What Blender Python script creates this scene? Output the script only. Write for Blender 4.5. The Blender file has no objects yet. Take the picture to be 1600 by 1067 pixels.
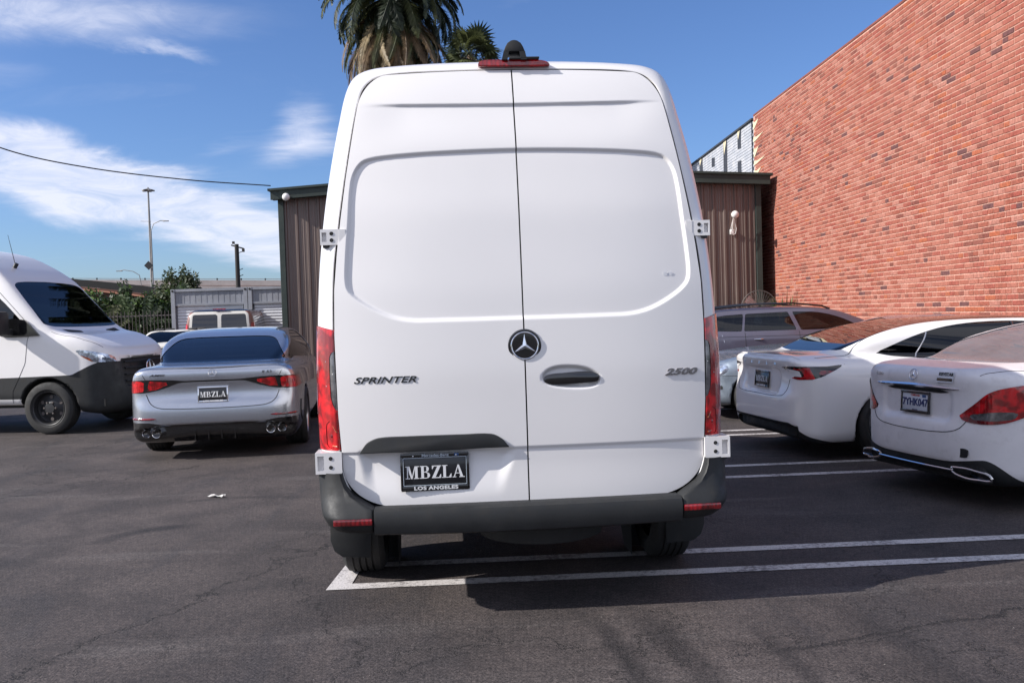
import bpy, bmesh, math, random
import numpy as np
from mathutils import Vector, Matrix, Euler
R_ = math.radians
SC = bpy.context.scene
# ------------------------------------------------------------------ camera
cam = bpy.data.cameras.new('camera')
cam.sensor_width = 36.0; cam.lens = 1450/1600*36; cam.clip_start = .05; cam.clip_end = 3000
camo = bpy.data.objects.new('camera', cam); SC.collection.objects.link(camo)
camo.matrix_world = Matrix.Translation((0, 0, 1.48)) @ Matrix.Rotation(R_(90-1.72), 4, 'X') @ Matrix.Rotation(R_(-1.8), 4, 'Z')
SC.camera = camo
# ------------------------------------------------------------------ light
SUN_TO = Vector((-1.5, -0.41, 1.0))          # towards the sun
SUN_STRENGTH = 4.4
SKY_STRENGTH = 0.086
EXPOSURE = 0.63
el = math.atan2(SUN_TO.z, math.hypot(SUN_TO.x, SUN_TO.y)); az = math.atan2(SUN_TO.x, SUN_TO.y)
sl = bpy.data.lights.new('sun', 'SUN'); sl.energy = SUN_STRENGTH; sl.angle = R_(.53); sl.color = (1, .955, .9)
so = bpy.data.objects.new('sun', sl); SC.collection.objects.link(so)
so.rotation_euler = SUN_TO.to_track_quat('Z', 'Y').to_euler(); so.location = (-20, -6, 14)
SC.view_settings.view_transform = 'Standard'; SC.view_settings.look = 'None'
SC.view_settings.exposure = EXPOSURE; SC.view_settings.gamma = 1; SC.view_settings.use_curve_mapping = False
SC.render.engine = 'CYCLES'
SC.cycles.max_bounces = 8; SC.cycles.transparent_max_bounces = 12

# ------------------------------------------------------------------ node helpers
class NT:
    def __init__(s, tree): s.t = tree; s.n = tree.nodes; s.l = tree.links
    def node(s, typ, **kw):
        n = s.n.new(typ)
        for k, v in kw.items(): setattr(n, k, v)
        return n
    def val(s, sock, v):
        if isinstance(v, bpy.types.NodeSocket): s.l.new(v, sock)
        else:
            if sock.type == 'RGBA' and not hasattr(v, '__len__'): v = (v, v, v, 1)
            if sock.type == 'RGBA' and len(v) == 3: v = (*v, 1)
            sock.default_value = v
    def m(s, op, a, b=0., c=None, clamp=False):
        n = s.node('ShaderNodeMath', operation=op); n.use_clamp = clamp
        s.val(n.inputs[0], a); s.val(n.inputs[1], b)
        if c is not None: s.val(n.inputs[2], c)
        return n.outputs[0]
    def mix(s, f, a, b, typ='MIX'):
        n = s.node('ShaderNodeMix', data_type='RGBA', blend_type=typ)
        s.val(n.inputs[0], f); s.val(n.inputs[6], a); s.val(n.inputs[7], b)
        return n.outputs[2]
    def ramp(s, f, a, b, lo=0., hi=1., smooth=True):
        n = s.node('ShaderNodeMapRange'); n.interpolation_type = 'SMOOTHSTEP' if smooth else 'LINEAR'
        s.val(n.inputs[0], f); n.inputs[1].default_value = a; n.inputs[2].default_value = b
        n.inputs[3].default_value = lo; n.inputs[4].default_value = hi
        return n.outputs[0]
    def coord(s, which='Object', scale=(1, 1, 1), rot=(0, 0, 0), loc=(0, 0, 0)):
        tc = s.node('ShaderNodeTexCoord'); mp = s.node('ShaderNodeMapping')
        s.l.new(tc.outputs[which], mp.inputs[0])
        mp.inputs['Scale'].default_value = scale; mp.inputs['Rotation'].default_value = rot; mp.inputs['Location'].default_value = loc
        return mp.outputs[0]
    def noise(s, vec, scale, detail=3, rough=.55, dist=0.):
        n = s.node('ShaderNodeTexNoise'); s.l.new(vec, n.inputs[0])
        n.inputs['Scale'].default_value = scale; n.inputs['Detail'].default_value = detail
        n.inputs['Roughness'].default_value = rough; n.inputs['Distortion'].default_value = dist
        return n.outputs[0]
    def bump(s, h, strength, dist=.01):
        n = s.node('ShaderNodeBump'); n.inputs['Strength'].default_value = strength; n.inputs['Distance'].default_value = dist
        s.l.new(h, n.inputs['Height']); return n.outputs[0]

def material(name, base=(.5, .5, .5), rough=.5, metal=0., coat=0., coat_rough=.03, spec=.5, var=0., var_scale=3., bump=0., bump_scale=60., bump_dist=.002, dirt=0., emis=None):
    m = bpy.data.materials.new(name); m.use_nodes = True; nt = NT(m.node_tree)
    p = nt.n['Principled BSDF']
    p.inputs['Roughness'].default_value = rough; p.inputs['Metallic'].default_value = metal
    p.inputs['Coat Weight'].default_value = coat; p.inputs['Coat Roughness'].default_value = coat_rough
    p.inputs['Specular IOR Level'].default_value = spec
    col = (*base, 1)
    if var or dirt:
        co = nt.coord()
        nz = nt.noise(co, var_scale, 5, .6)
        col = nt.mix(nt.ramp(nz, .3, .7), tuple(c*(1-var) for c in base), tuple(min(1, c*(1+var)) for c in base))
        if dirt:
            dn = nt.noise(co, 9, 8, .72)
            col = nt.mix(nt.ramp(dn, .5, .78, 0, dirt), col, (.22, .18, .15, 1))
            nt.l.new(nt.ramp(dn, .35, .8, rough, min(1, rough+.35)), p.inputs['Roughness'])
    nt.val(p.inputs['Base Color'], col)
    if bump:
        co = nt.coord(); nt.l.new(nt.bump(nt.noise(co, bump_scale, 4, .6), bump, bump_dist), p.inputs['Normal'])
    if emis: p.inputs['Emission Color'].default_value = (*emis, 1); p.inputs['Emission Strength'].default_value = 1
    return m

def glass_material(name, tint=(.12, .14, .15), rough=.0, ior=1.5, dust=0., dustcol=(.5, .45, .42)):
    m = bpy.data.materials.new(name); m.use_nodes = True; nt = NT(m.node_tree)
    nt.n.remove(nt.n['Principled BSDF']); out = nt.n['Material Output']
    tr = nt.node('ShaderNodeBsdfTransparent'); tr.inputs[0].default_value = (*tint, 1)
    gl = nt.node('ShaderNodeBsdfGlossy'); gl.inputs['Roughness'].default_value = rough
    fr = nt.node('ShaderNodeFresnel'); fr.inputs[0].default_value = ior
    f2 = nt.m('MULTIPLY_ADD', fr.outputs[0], 1.3, .015, clamp=True)
    mx = nt.node('ShaderNodeMixShader'); nt.l.new(f2, mx.inputs[0]); nt.l.new(tr.outputs[0], mx.inputs[1]); nt.l.new(gl.outputs[0], mx.inputs[2])
    sh = mx.outputs[0]
    if dust:
        df = nt.node('ShaderNodeBsdfDiffuse'); df.inputs[0].default_value = (*dustcol, 1)
        m2 = nt.node('ShaderNodeMixShader'); co = nt.coord()
        nt.l.new(nt.ramp(nt.noise(co, 3, 6, .65), .2, .8, dust*.6, dust), m2.inputs[0]); nt.l.new(sh, m2.inputs[1]); nt.l.new(df.outputs[0], m2.inputs[2]); sh = m2.outputs[0]
    nt.l.new(sh, out.inputs[0]); return m

M = {}
def mats():
    M['white'] = material('white_car_paint', (.81, .785, .765), .32, coat=1, coat_rough=.04, var=.012, var_scale=1.3)
    M['van_white'] = material('white_van_paint', (.745, .725, .715), .36, coat=.7, coat_rough=.13, var=.015, var_scale=1.1)
    M['dusty_white'] = material('dusty_white_car_paint', (.74, .71, .71), .45, coat=.7, coat_rough=.15, var=.05, var_scale=4, dirt=.25)
    M['silver'] = material('silver_metallic_paint', (.44, .465, .52), .27, metal=.85, coat=1, coat_rough=.03, var=.02)
    M['grey'] = material('grey_metallic_paint', (.13, .125, .17), .34, metal=.55, coat=1, coat_rough=.04, var=.03)
    M['bluegrey'] = material('pale_blue_metallic_paint', (.26, .31, .37), .34, metal=.6, coat=1, coat_rough=.05, var=.03, dirt=.1)
    M['tan'] = material('faded_tan_paint', (.20, .085, .065), .4, coat=.6, coat_rough=.15, var=.15, dirt=.3)
    M['oldwhite'] = material('old_white_paint', (.62, .60, .55), .5, coat=.3, coat_rough=.2, var=.05, dirt=.3)
    M['trim'] = material('black_textured_plastic', (.012, .013, .014), .55, bump=.3, bump_scale=700, bump_dist=.0006, var=.15, var_scale=8, dirt=.08)
    M['gloss'] = material('gloss_black_plastic', (.008, .008, .009), .12, coat=1)
    M['dark'] = material('matte_dark', (.012, .012, .012), .8)
    M['interior'] = material('dark_cabin_lining', (.02, .02, .022), .8)
    M['seat'] = material('dark_seat_fabric', (.035, .033, .033), .85)
    M['pale_seat'] = material('pale_seat_fabric', (.45, .42, .4), .85)
    M['rubber'] = material('tyre_rubber', (.018, .018, .018), .72, bump=.25, bump_scale=120, bump_dist=.002, dirt=.15)
    M['chrome'] = material('chrome', (.75, .75, .77), .08, metal=1)
    M['dark_chrome'] = material('smoked_chrome', (.30, .28, .29), .15, metal=1)
    M['alloy'] = material('alloy_wheel', (.42, .42, .44), .28, metal=.9)
    M['steel'] = material('black_steel_wheel', (.035, .035, .037), .45, metal=.3)
    M['plate'] = material('black_plate', (.010, .011, .014), .3, coat=.5)
    M['plate_white'] = material('pale_plate', (.55, .57, .62), .4)
    M['ink'] = material('navy_plate_ink', (.02, .03, .12), .5)
    M['letter'] = material('white_lettering', (.75, .75, .75), .5)
    M['grey_letter'] = material('grey_lettering', (.5, .56, .62), .5)
    M['blue'] = material('blue_sticker', (.02, .07, .2), .5)
    M['redink'] = material('red_plate_ink', (.5, .05, .03), .5)
    M['glass_dark'] = glass_material('dark_tinted_glass', (.03, .035, .04))
    M['glass'] = glass_material('windscreen_glass', (.50, .56, .56))
    M['glass_open'] = glass_material('clear_tinted_glass', (.62, .70, .72), ior=1.9)
    M['glass_mid'] = glass_material('tinted_glass', (.16, .19, .2))
    M['glass_dusty'] = glass_material('dusty_glass', (.14, .15, .16), dust=.5, dustcol=(.27, .27, .30))
    M['bronze_glass'] = glass_material('roof_glass', (.02, .015, .012), ior=2.0)
    # lamps
    for nm, c in (('lamp_red', (.45, .005, .009)), ('lamp_deep', (.20, .004, .008)), ('lamp_orange', (.5, .09, .01))):
        M[nm] = m = material(nm + '_lens', c, .15, coat=1, coat_rough=.02, spec=.6)
        nt = NT(m.node_tree); p = nt.n['Principled BSDF']
        co = nt.coord(); wv = nt.node('ShaderNodeTexWave'); nt.l.new(co, wv.inputs[0]); wv.inputs['Scale'].default_value = 14; wv.inputs['Distortion'].default_value = 3
        nz = nt.noise(co, 14, 2, .5, .5)
        nt.val(p.inputs['Base Color'], nt.mix(nt.ramp(nz, .38, .66), tuple(x*.45 for x in c)+(1,), tuple(min(1, x*1.35) for x in c)+(1,)))
        nt.l.new(nt.bump(wv.outputs[0], .25, .004), p.inputs['Normal'])
    M['clear'] = material('clear_lamp_lens', (.16, .155, .16), .12, metal=.5, coat=1, var=.5, var_scale=22)
    M['head'] = material('headlamp_lens', (.45, .5, .58), .08, metal=.8, coat=1, coat_rough=.01, var=.6, var_scale=14)
    M['bronze'] = material('dark_brown_sheet_metal', (.135, .100, .086), .38, metal=.25, coat=.25, coat_rough=.3, var=.10, var_scale=.8, dirt=.12)
    M['green_trim'] = material('dark_green_sheet_metal', (.030, .042, .036), .45, metal=.2, var=.15, var_scale=1.2, dirt=.1)
    M['white_enamel'] = material('white_enamel', (.75, .73, .7), .4)
    M['container'] = material('grey_container_steel', (.25, .26, .29), .5, metal=.1, var=.12, var_scale=2, dirt=.25)
    M['shutter'] = material('pale_roller_shutter', (.62, .63, .66), .45, var=.04)
    M['concrete'] = material('weathered_concrete', (.34, .30, .29), .85, var=.15, var_scale=.5, bump=.3, bump_scale=4, bump_dist=.02, dirt=.2)
    M['dark_concrete'] = material('brown_girder', (.10, .045, .03), .8, var=.2, var_scale=.3)
    M['orange_girder'] = material('orange_girder_flange', (.42, .19, .12), .75, var=.15, var_scale=.5)
    M['pole'] = material('galvanised_pole', (.26, .25, .24), .5, metal=.4, var=.1)
    M['blackpole'] = material('dark_timber_pole', (.025, .022, .02), .8)
    M['iron'] = material('rusty_iron_bars', (.10, .085, .08), .6, metal=.3)
    M['wire'] = material('wire', (.02, .02, .02), .6)
    M['bark'] = material('bark', (.09, .065, .045), .9, var=.4, var_scale=4, bump=.8, bump_scale=12, bump_dist=.03)
    M['palm_trunk'] = material('palm_trunk_bark', (.13, .09, .06), .9, var=.5, var_scale=7, bump=.8, bump_scale=14, bump_dist=.04)
    for nm, c in (('leaf_dark', (.035, .055, .022)), ('leaf_mid', (.045, .075, .020)), ('leaf_light', (.10, .17, .035)), ('palm_green', (.075, .085, .030)), ('palm_dark', (.028, .040, .020)), ('palm_dry', (.19, .125, .065)), ('palm_straw', (.36, .28, .16)), ('leaf_olive', (.075, .085, .03))):
        M[nm] = m = material(nm, c, .55, var=.35, var_scale=2.5)
        nt = NT(m.node_tree); p = nt.n['Principled BSDF']
        tl = nt.node('ShaderNodeBsdfTranslucent'); tl.inputs[0].default_value = (*[x*1.2 for x in c], 1)
        mx = nt.node('ShaderNodeMixShader'); mx.inputs[0].default_value = .25
        nt.l.new(p.outputs[0], mx.inputs[1]); nt.l.new(tl.outputs[0], mx.inputs[2]); nt.l.new(mx.outputs[0], nt.n['Material Output'].inputs[0])
    M['paper'] = material('crumpled_paper', (.6, .58, .55), .8)

# ------------------------------------------------------------------ objects
COL = SC.collection
def mesh_object(name, V, F, mat, parent=None, smooth=True, normals=None, loc=None, rot=None, mats_idx=None):
    me = bpy.data.meshes.new(name)
    V = np.asarray(V, float)
    if isinstance(F, np.ndarray):
        me.vertices.add(len(V)); me.vertices.foreach_set('co', V.ravel())
        k = F.shape[1]; me.loops.add(F.size); me.loops.foreach_set('vertex_index', F.ravel().astype(np.int32))
        me.polygons.add(len(F)); me.polygons.foreach_set('loop_start', np.arange(0, F.size, k, dtype=np.int32))
        me.update(calc_edges=True); me.validate()
    else:
        me.from_pydata([tuple(v) for v in V], [], [tuple(f) for f in F]); me.update()
    if mat is not None:
        for mm in (mat if isinstance(mat, (list, tuple)) else [mat]): me.materials.append(mm)
    if mats_idx is not None: me.polygons.foreach_set('material_index', np.asarray(mats_idx, np.int32))
    me.polygons.foreach_set('use_smooth', [bool(smooth)]*len(me.polygons))
    if normals is not None and len(me.vertices) == len(normals): me.normals_split_custom_set_from_vertices([tuple(n) for n in normals])
    elif smooth: me.set_sharp_from_angle(angle=R_(38))
    o = bpy.data.objects.new(name, me); COL.objects.link(o)
    if parent is not None: o.parent = parent
    if loc is not None: o.location = loc
    if rot is not None: o.rotation_euler = rot
    return o
def tag(o, label=None, cat=None, group=None, kind=None):
    if label: o['label'] = label
    if cat: o['category'] = cat
    if group: o['group'] = group
    if kind: o['kind'] = kind
    return o
def thing(name, label, cat, loc=(0, 0, 0), rotz=0., group=None):
    o = bpy.data.objects.new(name, None); COL.objects.link(o); o.empty_display_size = .2
    o.location = loc; o.rotation_euler = (0, 0, rotz); return tag(o, label, cat, group)

class MB:
    """collects simple shapes; build() links them as one mesh object"""
    def __init__(s): s.V = []; s.F = []
    def add(s, V, F):
        k = len(s.V); s.V += [tuple(v) for v in V]; s.F += [tuple(i+k for i in f) for f in F]; return s
    def box(s, c, d, rot=None, bev=0.):
        bm = bmesh.new(); bmesh.ops.create_cube(bm, size=1)
        bmesh.ops.scale(bm, vec=d, verts=bm.verts)
        if bev: bmesh.ops.bevel(bm, geom=bm.edges[:], offset=bev, segments=2, profile=.5, affect='EDGES')
        mt = Matrix.Translation(c) @ (Euler(rot).to_matrix().to_4x4() if rot is not None else Matrix.Identity(4))
        bm.transform(mt); bm.verts.index_update()
        s.add([v.co[:] for v in bm.verts], [[v.index for v in f.verts] for f in bm.faces]); bm.free(); return s
    def tube(s, pts, r, n=8, cap=True, closed=False):
        pts = [Vector(p) for p in pts]; m = len(pts); rr = r if hasattr(r, '__len__') else [r]*m
        V = []; F = []; prev = None
        for i, p in enumerate(pts):
            t = (pts[(i+1) % m]-pts[i-1]) if (closed or 0 < i < m-1) else (pts[1]-pts[0] if i == 0 else pts[-1]-pts[-2])
            if t.length < 1e-9: t = Vector((0, 0, 1))
            t.normalize()
            if prev is None:
                a = Vector((0, 0, 1)) if abs(t.z) < .9 else Vector((1, 0, 0)); u = t.cross(a).normalized()
            else: u = (prev-t*prev.dot(t)).normalized()
            prev = u; w = t.cross(u)
            for k in range(n):
                an = 2*math.pi*k/n; V.append(p+(u*math.cos(an)+w*math.sin(an))*rr[i])
        for i in range(m if closed else m-1):
            j = (i+1) % m
            for k in range(n): F.append((i*n+k, i*n+(k+1) % n, j*n+(k+1) % n, j*n+k))
        if cap and not closed: F.append(tuple(range(n))[::-1]); F.append(tuple((m-1)*n+k for k in range(n)))
        return s.add(V, F)
    def lathe(s, prof, axis='x', c=(0, 0, 0), n=40, ang=(0, 2*math.pi)):
        """prof: list of (along axis, radius)"""
        V = []; F = []; full = abs(ang[1]-ang[0]-2*math.pi) < 1e-6; nn = n if full else n+1
        for a, r in prof:
            for k in range(nn):
                t = ang[0]+(ang[1]-ang[0])*k/n; p, q = r*math.cos(t), r*math.sin(t)
                v = {'x': (a, p, q), 'y': (p, a, q), 'z': (p, q, a)}[axis]; V.append((v[0]+c[0], v[1]+c[1], v[2]+c[2]))
        for i in range(len(prof)-1):
            for k in range(n):
                k2 = (k+1) % nn if full else k+1
                F.append((i*nn+k, i*nn+k2, (i+1)*nn+k2, (i+1)*nn+k))
        return s.add(V, F)
    def prism(s, poly, d, axis='y', at=0., bev=0.):
        """poly 2D outline extruded d along axis, starting at 'at'"""
        bm = bmesh.new()
        def mk(p, q, a): return {'y': (p, a, q), 'x': (a, p, q), 'z': (p, q, a)}[axis]
        vs = [bm.verts.new(mk(p, q, at)) for p, q in poly]
        f = bm.faces.new(vs); r = bmesh.ops.extrude_face_region(bm, geom=[f])
        off = Vector(mk(0, 0, d)); 
        for v in r['geom']:
            if isinstance(v, bmesh.types.BMVert): v.co += off
        bmesh.ops.recalc_face_normals(bm, faces=bm.faces)
        if bev:
            bmesh.ops.bevel(bm, geom=[e for e in bm.edges if len(e.link_faces) == 2 and e.calc_face_angle(0) > .6], offset=bev, segments=2, profile=.5, affect='EDGES', clamp_overlap=True)
        bm.verts.index_update()
        s.add([v.co[:] for v in bm.verts], [[v.index for v in f.verts] for f in bm.faces]); bm.free(); return s
    def xform(s, mt):
        s.V = [tuple(mt @ Vector(v)) for v in s.V]; return s
    def each(s, name, mat, parent=None, smooth=True):
        """every loose piece becomes an object of its own"""
        lab = list(range(len(s.V)))
        def find(a):
            while lab[a] != a: lab[a] = lab[lab[a]]; a = lab[a]
            return a
        for f in s.F:
            for v in f[1:]: lab[find(v)] = find(f[0])
        G = {}
        for f in s.F: G.setdefault(find(f[0]), []).append(f)
        for fs in G.values():
            ids = sorted({i for f in fs for i in f}); mp = {i: k for k, i in enumerate(ids)}
            o = mesh_object(name, [s.V[i] for i in ids], [tuple(mp[i] for i in f) for f in fs], mat, parent, smooth)
        return o
    def build(s, name, mat, parent=None, smooth=True, **k):
        return mesh_object(name, s.V, s.F, mat, parent, smooth, **k)

def spline(pts, per=6, closed=True):
    """centripetal-ish Catmull-Rom; a point given with third item 0 stays a corner"""
    P = [np.array(p[:2], float) for p in pts]; C = [len(p) > 2 for p in pts]; n = len(P); out = []
    rng = range(n if closed else n-1)
    for i in rng:
        p1, p2 = P[i], P[(i+1) % n]
        p0 = P[i-1] if (closed or i > 0) else p1; p3 = P[(i+2) % n] if (closed or i+2 < n) else p2
        if C[i]: p0 = p1
        if C[(i+1) % n]: p3 = p2
        d = np.linalg.norm(p2-p1)
        t1 = (p2-p0); t2 = (p3-p1)
        l1 = np.linalg.norm(t1); l2 = np.linalg.norm(t2)
        t1 = t1/l1*d if l1 > 0 else p2-p1; t2 = t2/l2*d if l2 > 0 else p2-p1
        for k in range(per):
            t = k/per; h = 2*t**3-3*t**2+1; g = t**3-2*t**2+t
            out.append(h*p1+g*t1+(1-h)*p2+(t**3-t**2)*t2)
    if not closed: out.append(P[-1])
    return np.array(out)

def poly_sdf(px, py, poly):
    """signed distance to closed 2D polygon, negative inside; broadcasts"""
    px, py = np.broadcast_arrays(px, py)
    shp = px.shape; px = px.ravel(); py = py.ravel()
    d = np.full(px.shape, 1e9); ins = np.zeros(px.shape, bool)
    a = poly; b = np.roll(poly, -1, 0)
    for (ax, ay), (bx, by) in zip(a, b):
        ex, ey = bx-ax, by-ay; L = ex*ex+ey*ey
        if L < 1e-14: continue
        wx, wy = px-ax, py-ay
        t = np.clip((wx*ex+wy*ey)/L, 0, 1)
        np.minimum(d, (wx-ex*t)**2+(wy-ey*t)**2, out=d)
        if ay != by:
            c = (ay <= py) != (by <= py); ins ^= c & (px < (bx-ax)*(py-ay)/(by-ay)+ax)
    d = np.sqrt(d); return np.where(ins, -d, d).reshape(shp)
class Tab:
    """distance field of a 2D outline sampled on a fine table (fast to evaluate)"""
    def __init__(s, poly, h=.0125, pad=.30):
        lo = poly.min(0)-pad; n = np.ceil((poly.max(0)+pad-lo)/h).astype(int)+1
        gx = lo[0]+np.arange(n[0])*h; gy = lo[1]+np.arange(n[1])*h
        T = poly_sdf(gx[:, None], gy[None], poly)
        for a in (0, 1): T = .25*np.roll(T, 1, a)+.5*T+.25*np.roll(T, -1, a)
        s.T = T; s.lo = lo; s.h = h; s.n = n
    def __call__(s, x, y):
        x, y = np.broadcast_arrays(x, y)
        u = np.clip((x-s.lo[0])/s.h, 1, s.n[0]-2.001); v = np.clip((y-s.lo[1])/s.h, 1, s.n[1]-2.001); i = u.astype(int); j = v.astype(int); a = u-i; b = v-j; T = s.T
        return (T[i, j]*(1-a)+T[i+1, j]*a)*(1-b)+(T[i, j+1]*(1-a)+T[i+1, j+1]*a)*b
def smax(a, b, k):
    h = np.maximum(k-np.abs(a-b), 0)/k; return np.maximum(a, b)+h*h*k*.25
def smin(a, b, k): return -smax(-a, -b, k)
def sstep(x, a, b):
    t = np.clip((x-a)/(b-a), 0, 1); return t*t*(3-2*t)

class Surf:
    def __init__(s, V, T, N): s.V, s.T, s.N = V, T, N
    def split(s, fn):
        """cuts along fn==0; returns (inside: fn<0, outside)"""
        fv = fn(s.V[:, 0], s.V[:, 1], s.V[:, 2]) if callable(fn) else fn
        fv = np.where(np.abs(fv) < 1e-7, 1e-7, fv); pos = fv > 0
        c = pos[s.T].sum(1); ti, to = s.T[c == 0], s.T[c == 3]
        mix = s.T[(c == 1) | (c == 2)]; 
        if len(mix) == 0: return s.sub(ti), s.sub(to)
        pm = pos[mix]; one = pm.sum(1) == 1
        lone = np.where(one, pm.argmax(1), (~pm).argmax(1)); r = np.arange(len(mix))
        a = mix[r, lone]; b = mix[r, (lone+1) % 3]; cc = mix[r, (lone+2) % 3]
        def cut(i, j):
            t = (fv[i]/(fv[i]-fv[j]))[:, None]; return s.V[i]*(1-t)+s.V[j]*t, s.N[i]*(1-t)+s.N[j]*t
        vab, nab = cut(a, b); vac, nac = cut(a, cc); k = len(s.V); m = len(mix)
        V = np.vstack([s.V, vab, vac]); N = np.vstack([s.N, nab, nac])
        ab = k+np.arange(m); ac = k+m+np.arange(m)
        tl = np.stack([a, ab, ac], 1); q1 = np.stack([ab, b, cc], 1); q2 = np.stack([ab, cc, ac], 1)
        ins = np.vstack([ti, tl[~one], q1[one], q2[one]]); out = np.vstack([to, tl[one], q1[~one], q2[~one]])
        f = Surf(V, None, N); return f.sub(ins), f.sub(out)
    def sub(s, T):
        u, inv = np.unique(T, return_inverse=True)
        return Surf(s.V[u], inv.reshape(T.shape), s.N[u]) if len(T) else Surf(np.zeros((0, 3)), np.zeros((0, 3), int), np.zeros((0, 3)))
    def offset(s, d): return Surf(s.V+s.N*d, s.T, s.N)
    def merged(s, o): return Surf(np.vstack([s.V, o.V]), np.vstack([s.T, o.T+len(s.V)]), np.vstack([s.N, o.N]))
    def flipped(s): return Surf(s.V, s.T[:, ::-1], -s.N)
    def build(s, name, mat, parent, **k):
        if len(s.T) == 0: return None
        if name in ('side_window', 'side_vent', 'reflector'):
            l, r = s.split(lambda x, y, z: x)
            if len(l.T) and len(r.T): l.build(name, mat, parent, **k); return r.build(name, mat, parent, **k)
        return mesh_object(name, s.V, s.T, mat, parent, True, normals=s.N, **k)

def solid_surface(f, lo, hi, h):
    ax = [np.arange(lo[i], hi[i]+h, h) for i in range(3)]
    G = f(ax[0][:, None, None], ax[1][None, :, None], ax[2][None, None, :]); G = np.where(np.abs(G) < 1e-9, 1e-9, G)
    S = G < 0; nx, ny, nz = S.shape
    acc = np.zeros((nx-1, ny-1, nz-1, 3)); cnt = np.zeros((nx-1, ny-1, nz-1))
    quads = []
    def idx(i, j, k): return (i*(ny-1)+j)*(nz-1)+k
    for a in range(3):
        sl0 = [slice(None)]*3; sl1 = [slice(None)]*3; sl0[a] = slice(0, -1); sl1[a] = slice(1, None)
        A, B = G[tuple(sl0)], G[tuple(sl1)]; ch = (A < 0) != (B < 0); I = np.argwhere(ch)
        t = A[ch]/(A[ch]-B[ch]); P = I.astype(float); P[:, a] += t
        b, c = (a+1) % 3, (a+2) % 3
        ok = np.ones(len(I), bool); cells = []
        for db, dc in ((0, 0), (-1, 0), (-1, -1), (0, -1)):
            q = I.copy(); q[:, b] += db; q[:, c] += dc; cells.append(q)
            v = ((q >= 0).all(1)) & (q[:, 0] < nx-1) & (q[:, 1] < ny-1) & (q[:, 2] < nz-1); ok &= v
            np.add.at(acc, tuple(q[v].T), P[v]); np.add.at(cnt, tuple(q[v].T), 1)
        cells = [q[ok] for q in cells]; neg = (A[ch] < 0)[ok]
        Q = np.stack([idx(*q.T) for q in cells], 1); Q = np.where(neg[:, None], Q, Q[:, ::-1]); quads.append(Q)
    Q = np.vstack(quads); u, inv = np.unique(Q, return_inverse=True); Q = inv.reshape(Q.shape)
    V = (acc.reshape(-1, 3)[u]/cnt.reshape(-1)[u][:, None])*h+np.array(lo)
    def grad(V, e=.008):
        g = np.stack([f(V[:, 0]+e*(i == 0), V[:, 1]+e*(i == 1), V[:, 2]+e*(i == 2))-f(V[:, 0]-e*(i == 0), V[:, 1]-e*(i == 1), V[:, 2]-e*(i == 2)) for i in range(3)], 1)/(2*e)
        return g
    for _ in range(2):
        g = grad(V); fv = f(V[:, 0], V[:, 1], V[:, 2]); n2 = np.maximum((g*g).sum(1), .2)
        st = (fv/n2)[:, None]*g; L = np.linalg.norm(st, axis=1, keepdims=True); st *= np.minimum(1, h*.6/np.maximum(L, 1e-9)); V = V-st
    g = grad(V, .010); N = g/np.maximum(np.linalg.norm(g, axis=1, keepdims=True), 1e-9)
    T = np.vstack([Q[:, [0, 1, 2]], Q[:, [0, 2, 3]]])
    return Surf(V, T, N)
def project_pts(f, P, n=6):
    P = np.array(P, float); e = .003
    for _ in range(n):
        g = np.stack([f(P[:, 0]+e*(i == 0), P[:, 1]+e*(i == 1), P[:, 2]+e*(i == 2))-f(P[:, 0]-e*(i == 0), P[:, 1]-e*(i == 1), P[:, 2]-e*(i == 2)) for i in range(3)], 1)/(2*e)
        fv = f(P[:, 0], P[:, 1], P[:, 2]); P = P-(fv/np.maximum((g*g).sum(1), .2))[:, None]*g
    return P, g/np.maximum(np.linalg.norm(g, axis=1, keepdims=True), 1e-9)
def cast(f, P, d, far=3.):
    """march points P along direction d until inside f; returns hit points and normals"""
    P = np.array(P, float); d = np.array(d, float)/np.linalg.norm(d); t = np.zeros(len(P))
    for _ in range(60):
        q = P+t[:, None]*d; v = f(q[:, 0], q[:, 1], q[:, 2]); t = np.minimum(t+np.maximum(v*.8, 0), far)
    return project_pts(f, P+t[:, None]*d, 3)
def resample(pts, step):
    pts = np.array(pts, float); L = np.r_[0, np.cumsum(np.linalg.norm(np.diff(pts, axis=0), axis=1))]
    n = max(2, int(L[-1]/step)+1); s = np.linspace(0, L[-1], n)
    return np.stack([np.interp(s, L, pts[:, k]) for k in range(pts.shape[1])], 1)
def seam(f, pts, d, name, parent, r=.003, mat=None, step=.04, out=0.):
    """thin line lying on the surface: pts cast along d"""
    P, N = cast(f, resample(pts, step), d); P = P+N*out
    return MB().tube(P, r, 6).build(name, mat or M['dark'], parent)

# ------------------------------------------------------------------ lettering
def text_mesh(txt, size, depth=.002, shear=0., sx=1., bold=0., space=1., align='CENTER'):
    cu = bpy.data.curves.new('t', 'FONT'); cu.body = txt; cu.size = size; cu.extrude = depth/2; cu.shear = shear
    cu.offset = bold; cu.align_x = align; cu.align_y = 'CENTER'; cu.space_character = space; cu.resolution_u = 3
    o = bpy.data.objects.new('t', cu); COL.objects.link(o); bpy.context.view_layer.update()
    me = bpy.data.meshes.new_from_object(o.evaluated_get(bpy.context.evaluated_depsgraph_get()))
    bpy.data.objects.remove(o); V = [(v.co.x*sx, v.co.y, v.co.z) for v in me.vertices]; F = [tuple(p.vertices) for p in me.polygons]
    bpy.data.meshes.remove(me); return V, F
def put_text(name, txt, size, origin, right, up, mat, parent, **k):
    """text lying on a plane with axes right/up"""
    V, F = text_mesh(txt, size, **k); r = Vector(right).normalized(); u = Vector(up).normalized(); n = r.cross(u); o = Vector(origin)
    return mesh_object(name, [o+r*a+u*b+n*c for a, b, c in V], F, mat, parent, False)
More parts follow.
